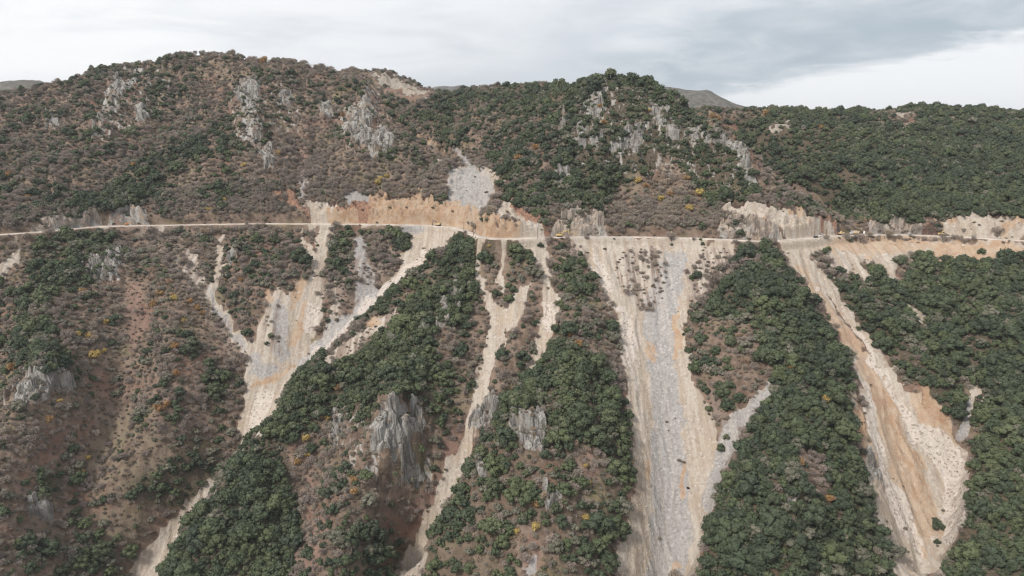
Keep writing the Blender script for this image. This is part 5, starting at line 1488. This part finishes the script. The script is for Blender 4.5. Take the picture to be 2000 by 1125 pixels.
# wheel loader
x, y, a = road_point(1842, 1.0)
t = thing("wheel_loader", "yellow wheel loader on the right-hand road with raised black bucket arms", "loader", (x, y, ROAD_Z + .05), a)
for xx in (-1.75, 1.75):
    for s in (-1, 1):
        tyre(t, xx, .95, s * 1.15 - .33, s * 1.15 + .33)
MB().prism([(-3.3, .9), (-.4, .9), (-.4, 2.0), (-2.9, 2.15), (-3.4, 1.7)], -1.0, 1.0, .1).build("engine_hood", PAINT_Y, t)
MB().prism([(-.4, .8), (2.3, .8), (2.3, 1.3), (.9, 1.75), (-.4, 1.8)], -.8, .8, .1).build("front_frame", PAINT_Y, t)
cb = MB().prism([(-.9, 1.8), (.75, 1.8), (.95, 2.4), (.7, 3.35), (-.8, 3.35)], -.8, .8, .08).build("cab", PAINT_Y, t)
MB().prism([(-.7, 2.25), (.86, 2.25), (.66, 3.15), (-.65, 3.15)], -.83, .83).build("window", GLASSY, cb)
MB().bar((1.4, 1.6), (3.7, .9), .22, .18, .14, -.6).bar((1.4, 1.6), (3.7, .9), .22, .18, .14, .6).build("arm", PAINT_K, t)
MB().prism([(3.5, 1.3), (3.4, .3), (4.7, .15), (4.75, .3), (3.9, .65)], -1.5, 1.5, .05).build("bucket", STEEL, t)
# dump truck
x, y, a = road_point(1671, 2.2)
t = thing("dump_truck", "beige dump truck with a heaped bed beside the grey bushes", "truck", (x, y, ROAD_Z + .05), a + PI)
for xx in (-2.3, -1.0, 2.1):
    for s in (-1, 1):
        tyre(t, xx, .55, s * 1.0 - .22, s * 1.0 + .22)
MB().box((-.2, 0, .85), (6.6, 1.1, .35)).build("chassis", PAINT_K, t)
MB().prism([(-3.4, 1.1), (1.0, 1.1), (1.2, 2.5), (-3.9, 2.5)], -1.25, 1.25, .08).build("dump_bed", PAINT_B, t)
MB().prism([(-3.3, 2.45), (.9, 2.45), (-.2, 2.95), (-2.2, 3.0)], -1.05, 1.05, .3).build("load", MAT_ROAD, t)
cb = MB().prism([(1.4, .9), (3.1, .9), (3.15, 1.8), (2.9, 2.75), (1.4, 2.8)], -1.2, 1.2, .1).build("cab", PAINT_W, t)
MB().prism([(1.9, 1.85), (3.18, 1.85), (2.95, 2.6), (1.9, 2.6)], -1.23, 1.23).build("window", GLASSY, cb)
# pickup
x, y, a = road_point(1611, 3.1)
t = thing("pickup_truck", "white pickup truck with dark windows left of the drill rig", "pickup", (x, y, ROAD_Z + .05), a)
for xx in (-1.6, 1.6):
    for s in (-1, 1):
        tyre(t, xx, .38, s * .8 - .12, s * .8 + .12)
MB().prism([(-2.7, .45), (2.7, .45), (2.75, .95), (2.5, 1.15), (1.1, 1.2), (-2.7, 1.2)], -.95, .95, .08).build("body", PAINT_W, t)
cb = MB().prism([(-.9, 1.18), (1.15, 1.18), (.6, 1.85), (-.7, 1.9)], -.85, .85, .1).build("cab", PAINT_W, t)
MB().prism([(-.75, 1.25), (1.0, 1.25), (.55, 1.75), (-.62, 1.8)], -.87, .87).build("window", GLASSY, cb)
MB().prism([(-2.6, 1.2), (-1.0, 1.2), (-1.0, 1.9), (-2.6, 1.9)], -.9, .9, .06).build("cargo_cover", PAINT_K, t)
# drill rig
x, y, a = road_point(1617.5, 3.0)
t = thing("drill_rig", "rusty brown drill rig with upright mast next to the white pickup", "drill rig", (x, y, ROAD_Z + .05), a)
for s in (-1, 1):
    MB().prism([(-1.2, .3), (-1.0, .05), (1.0, .05), (1.2, .3), (1.0, .6), (-1.0, .6)], s * .7 - .18, s * .7 + .18, .04).build("track", RUBBER, t)
MB().box((-.2, 0, .95), (1.8, 1.2, .7), .08).build("power_unit", simple_mat("rust_paint", (.22, .10, .06), .7, .2), t)
MB().bar((.9, .2), (1.05, 4.9), .38, .22, .2).build("mast", simple_mat("rust_steel", (.17, .085, .055), .7, .2), t)
MB().bar((.1, 1.2), (.95, 2.3), .2, .1, .1).build("brace", STEEL, t)
# parked car
x, y, a = road_point(1590, -1.6)
t = thing("car", "dark blue car parked at the road edge beside a tall pole", "car", (x, y, ROAD_Z + .05), a)
for xx in (-1.3, 1.3):
    for s in (-1, 1):
        tyre(t, xx, .31, s * .72 - .1, s * .72 + .1)
MB().prism([(-2.1, .35), (2.1, .35), (2.15, .7), (1.2, .92), (-1.9, .95), (-2.15, .75)], -.85, .85, .08).build("body", PAINT_N, t)
rf = MB().prism([(-1.7, .9), (1.15, .9), (.45, 1.42), (-1.1, 1.45)], -.74, .74, .1).build("roof", PAINT_N, t)
MB().prism([(-1.5, .95), (.98, .95), (.42, 1.36), (-1.05, 1.38)], -.76, .76).build("window", GLASSY, rf)
# small site things
x, y, a = road_point(1691, 2.5)
t = thing("water_tank", "small white water tank on a stand right of the dump truck", "tank", (x, y, ROAD_Z + .05), a)
MB().tube((0, 0, .5), (0, 0, 2.1), .7, .7, 14).tube((0, 0, 2.1), (0, 0, 2.35), .7, .25, 14).build("barrel", PAINT_W, t)
MB().box((0, 0, .27), (1.3, 1.3, .5)).build("stand", STEEL, t)
x, y, a = road_point(1901, 3.4)
t = thing("generator", "small grey wheeled generator by the pale cut at the far right", "generator", (x, y, ROAD_Z + .05), a)
MB().prism([(-1.2, .5), (1.2, .5), (1.25, 1.2), (.9, 1.6), (-.9, 1.6), (-1.25, 1.2)], -.6, .6, .08).build("housing", simple_mat("grey_paint", (.20, .20, .19), .6, .3), t)
for s in (-1, 1):
    tyre(t, 0, .32, s * .68 - .09, s * .68 + .09)
MB().bar((1.2, .55), (2.3, .3), .1, .06, .05).build("tow_bar", STEEL, t)

# utility poles
def pole(u, v, h, label, lean=0.0, arm=True):
    x, y, z_ = hit(u, v)
    t = thing("utility_pole", label, "utility pole", (x, y, z_ - .3), 0, "wooden utility poles along the road")
    t.rotation_euler = (0, lean, 0)
    MB().tube((0, 0, 0), (0, 0, h), .17, .11).build("mast", WOOD, t)
    if arm:
        ca = MB().box((0, 0, h - .5), (1.7, .12, .14), .02).build("crossarm", WOOD, t)
        m = MB()
        for q in (-.7, 0, .7):
            m.tube((q, 0, h - .43), (q, 0, h - .2), .06, .05, 6)
        m.build("insulator", PAINT_K, ca)
pole(906, 451, 7.5, "short wooden pole on the outer bend left of the orange rock knob")
pole(925, 463, 9.5, "tall wooden pole against the orange knob at the road bend")
pole(1050, 467, 8.8, "wooden pole before the pale ramp beside a dark roadside oak")
pole(1464, 471.5, 9.5, "tall wooden pole before the brown blasted rock face", .02)
pole(1434, 481, 7.0, "grey pole on pale rubble left of the tall pole", .03)
pole(1590, 465, 8.5, "tall wooden pole behind the dark blue car")
pole(1771, 459, 5.0, "short pole at the road edge above pale fill", 0, False)

# retaining wall along the outer edge of the road
V, F = [], []
us = np.arange(1112, 1238, 4.0)
for q, uu in enumerate(us):
    for off, zz in ((-5.2, -1.6), (-4.9, .38), (-4.35, .40), (-4.3, -1.6)):
        x, y, a = road_point(uu, off)
        V.append((x, y, ROAD_Z + zz + .04 * math.sin(q * 2.3)))
for q in range(len(us) - 1):
    for j in range(3):
        F.append((q * 4 + j, (q + 1) * 4 + j, (q + 1) * 4 + j + 1, q * 4 + j + 1))
o = tag(link(bpy.data.objects.new("retaining_wall", np_mesh("retaining_wall", V, np.array(F), MAT_CONC, False))), "low concrete retaining wall along the road edge above the great chute", "wall")

# ------------------------------------------------------------------ boulders
def boulder_mesh(seed):
    r_ = np.random.RandomState(seed)
    v = ICO1_V * r_.uniform(.72, 1.1, (len(ICO1_V), 1)) * np.array([1, r_.uniform(.65, .9), r_.uniform(.55, .8)])
    for _ in range(5):      # split faces
        d = r_.normal(size=3); d /= np.linalg.norm(d); h_ = r_.uniform(.5, .75)
        k_ = v @ d; v = np.where((k_ > h_)[:, None], v - np.outer(k_ - h_, d), v)
    return v, ICO1_F
def stone_mat(name, a, b):
    m, T, bs = new_mat(name, .95, .1)
    oi = T.new('ShaderNodeObjectInfo')
    n = T.noise(T.new('ShaderNodeNewGeometry').outputs['Position'], 2.0, 4.0, .7)
    f_ = T.math('ADD', T.math('MULTIPLY', oi.outputs['Random'], .7), T.math('MULTIPLY', n, .3))
    T.put(bs.inputs['Base Color'], T.mix(f_, a, b))
    return m
MAT_STONE = stone_mat("loose_limestone", (.22, .19, .17), (.60, .54, .48))
MAT_BLACK = stone_mat("dark_stone", (.012, .012, .013), (.03, .03, .032))
STONE = [mesh_of("boulder", boulder_mesh(300 + i), MAT_STONE) for i in range(4)]
BLACK = mesh_of("boulder", boulder_mesh(310), MAT_BLACK)
BOULD = [(1344, 957, 1.2, "black rounded boulder alone on the lower great chute", True), (1374, 502, 1.2, "pale boulder on rubble at the great chute's upper right", False), (1881, 481, 1.2, "white boulder on the orange fill left of the round oak", False),
         (1642, 642, .8, "white boulder beside the upper right-hand chute", False), (1256, 725, .7, "white boulder on the left side of the great chute", False), (1241, 775, .8, "white boulder low on the great chute's left side", False),
         (860, 980, .9, "white boulder beside the narrow lower gully", False), (1227, 1058, .8, "pale boulder at the wooded left rim of the great chute's foot", False), (1765, 756, .9, "pale boulder on orange soil in the right-hand chute", False)]
first_b = None
for k_, (bu, bv, br, lab, blk) in enumerate(BOULD):
    hx, hy, hz = hit(bu, bv)
    o = tag(link(bpy.data.objects.new("boulder", BLACK if blk else STONE[k_ % 4])), lab, "boulder", "boulders lying on the scree")
    o.location = (hx, hy, hz + br * .25); o.scale = (br, br, br); o.rotation_euler = (.2 * k_, .3, k_ * 1.3)
protoS = proto_objects(STONE)
P3 = jitter_grid(-420, 460, 295, 620, 1.7)
z3, u3, v3, f3, ju3, jv3 = sample(P3)
sc3, rk3, rd3 = ground_block(P3, ju3, jv3, u3, v3)
wh3 = lookup(M_WHITE, ju3, jv3); gr3 = lookup(M_GREY, ju3, jv3)
lowf = sstep(v3, 500, 900)
lane = np.clip(.5 + .9 * fbm(P3[:, 0] / 4.0, P3[:, 1] / 70, 3), 0, 1)
k3 = (rs.rand(len(P3)) < sc3 * (.015 + .22 * lowf * lane + .18 * wh3 * lowf + .10 * gr3 * lane)) & (rd3 > 6)
_s3 = road_dist(P3[:, 0], P3[:, 1])
k3 |= (rs.rand(len(P3)) < .34) & (np.abs(_s3) > 4.0) & (np.abs(_s3) < 6.2)
k3 |= (rs.rand(len(P3)) < .22 * sc3) & (_s3 > 4.2) & (_s3 < 9.5)
n3_ = int(k3.sum())
r3 = sizes(n3_, .16, .75, 3.0)
scatter("rubble", "broken limestone rubble strewn down the pale chutes", "rubble", np.stack([P3[k3, 0], P3[k3, 1], z3[k3] + r3 * .1], 1), rs.rand(n3_) * 6.28, np.stack([r3, r3, r3], 1),
        rs.randint(0, len(protoS), n3_), protoS, rs.uniform(-.5, .5, (n3_, 2)))

# ------------------------------------------------------------------ distant mountains
FARL = [
    [(-80, 175, 2300), (-20, 166, 2300), (40, 158, 2300), (80, 160, 2300), (110, 164, 2300), (150, 172, 2300), (220, 190, 2300)],
    [(700, 215, 4300), (800, 200, 4300), (860, 193, 4300), (905, 190, 4300), (960, 180, 4200), (1000, 184, 4200), (1020, 172, 4200), (1045, 164, 4200), (1080, 172, 4200), (1130, 188, 4200), (1200, 205, 4200)],
    [(1220, 186, 3000), (1290, 173, 3000), (1330, 174, 3000), (1360, 182, 3000), (1384, 177, 3000), (1410, 196, 3000), (1450, 206, 3000), (1500, 215, 3000), (1600, 226, 3000), (1900, 240, 3000)],
    [(-700, 230, 4800), (-200, 225, 4800), (300, 230, 4800), (2300, 235, 4800), (2700, 230, 4800)],
]
fp = []
for ln in FARL:
    q = [at(*p) for p in ln]
    for a_, b_ in zip(q[:-1], q[1:]):
        n_ = max(1, int(abs(b_[0] - a_[0]) / 60))
        for i in range(n_):
            p_ = np.array(a_) + (np.array(b_) - np.array(a_)) * i / n_
            fp.append(p_); fp.append(p_ + [0, -420, -150]); fp.append(p_ + [0, 420, -130])
for xx in range(-4500, 4501, 450):
    fp.append(np.array([xx, 1560.0, CAM_Z - 70])); fp.append(np.array([xx, 6500.0, CAM_Z - 100])); fp.append(np.array([xx, 9000.0, CAM_Z - 300]))
fp = np.array(fp); fw = rbf_fit(fp, 1.0)
fs2 = np.linspace(-1.05, 1.05, 420); ft2 = np.linspace(math.log(1500), math.log(9000), 220)
F2S, F2T = np.meshgrid(fs2, ft2); FY = np.exp(F2T); FX = F2S * FY
FZ = rbf_eval(fp, fw, FX, FY) + 10 * fbm(FX / 220, FY / 260, 5) + 3 * ridged(FX / 90, FY / 160, 3)
id2 = np.arange(FX.size).reshape(FX.shape)
Q2 = np.stack([id2[:-1, :-1], id2[:-1, 1:], id2[1:, 1:], id2[1:, :-1]], -1).reshape(-1, 4)
m, T, b = new_mat("far_slopes", .95, .1)
pos = T.new('ShaderNodeNewGeometry').outputs['Position']
n1 = T.noise(pos, .012, 6.0, .65); n2_ = T.noise(pos, .05, 5.0, .7)
T.put(b.inputs['Base Color'], T.mix(T.ramp(n2_, .42, .62), T.mix(T.ramp(n1, .4, .62), (.105, .09, .078), (.14, .12, .10)), (.05, .055, .045)))
tag(link(bpy.data.objects.new("mountains", np_mesh("mountains", np.stack([FX, FY, FZ], -1), Q2, m))), "distant ridges fading into low cloud", kind="structure")

# ------------------------------------------------------------------ air: one closed box round camera and ground
bm = bmesh.new(); bmesh.ops.create_cube(bm, size=1.0)
hz_lo, hz_hi = float(min(GZ.min(), FZ.min())) - 1.0, float(max(GZ.max(), FZ.max(), CAM_Z)) + 25.0
for vv in bm.verts:
    vv.co = Vector((vv.co.x * 20400.0, 4600.0 + vv.co.y * 9400.0, (hz_lo + hz_hi) / 2 + vv.co.z * (hz_hi - hz_lo)))
me_h = bpy.data.meshes.new("haze"); bm.to_mesh(me_h); bm.free()
mh = bpy.data.materials.new("haze_air"); mh.use_nodes = True
TH = NT(mh.node_tree); TH.n.clear()
oh = TH.new('ShaderNodeOutputMaterial'); vh = TH.new('ShaderNodeVolumePrincipled')
vh.inputs['Color'].default_value = (.88, .92, .97, 1); vh.inputs['Density'].default_value = 0.00005; vh.inputs['Anisotropy'].default_value = 0.2
TH.l.new(vh.outputs[0], oh.inputs['Volume'])
me_h.materials.append(mh)
tag(link(bpy.data.objects.new("haze", me_h)), "thin pale haze over the valley", kind="stuff")
scene.cycles.volume_bounces = 0
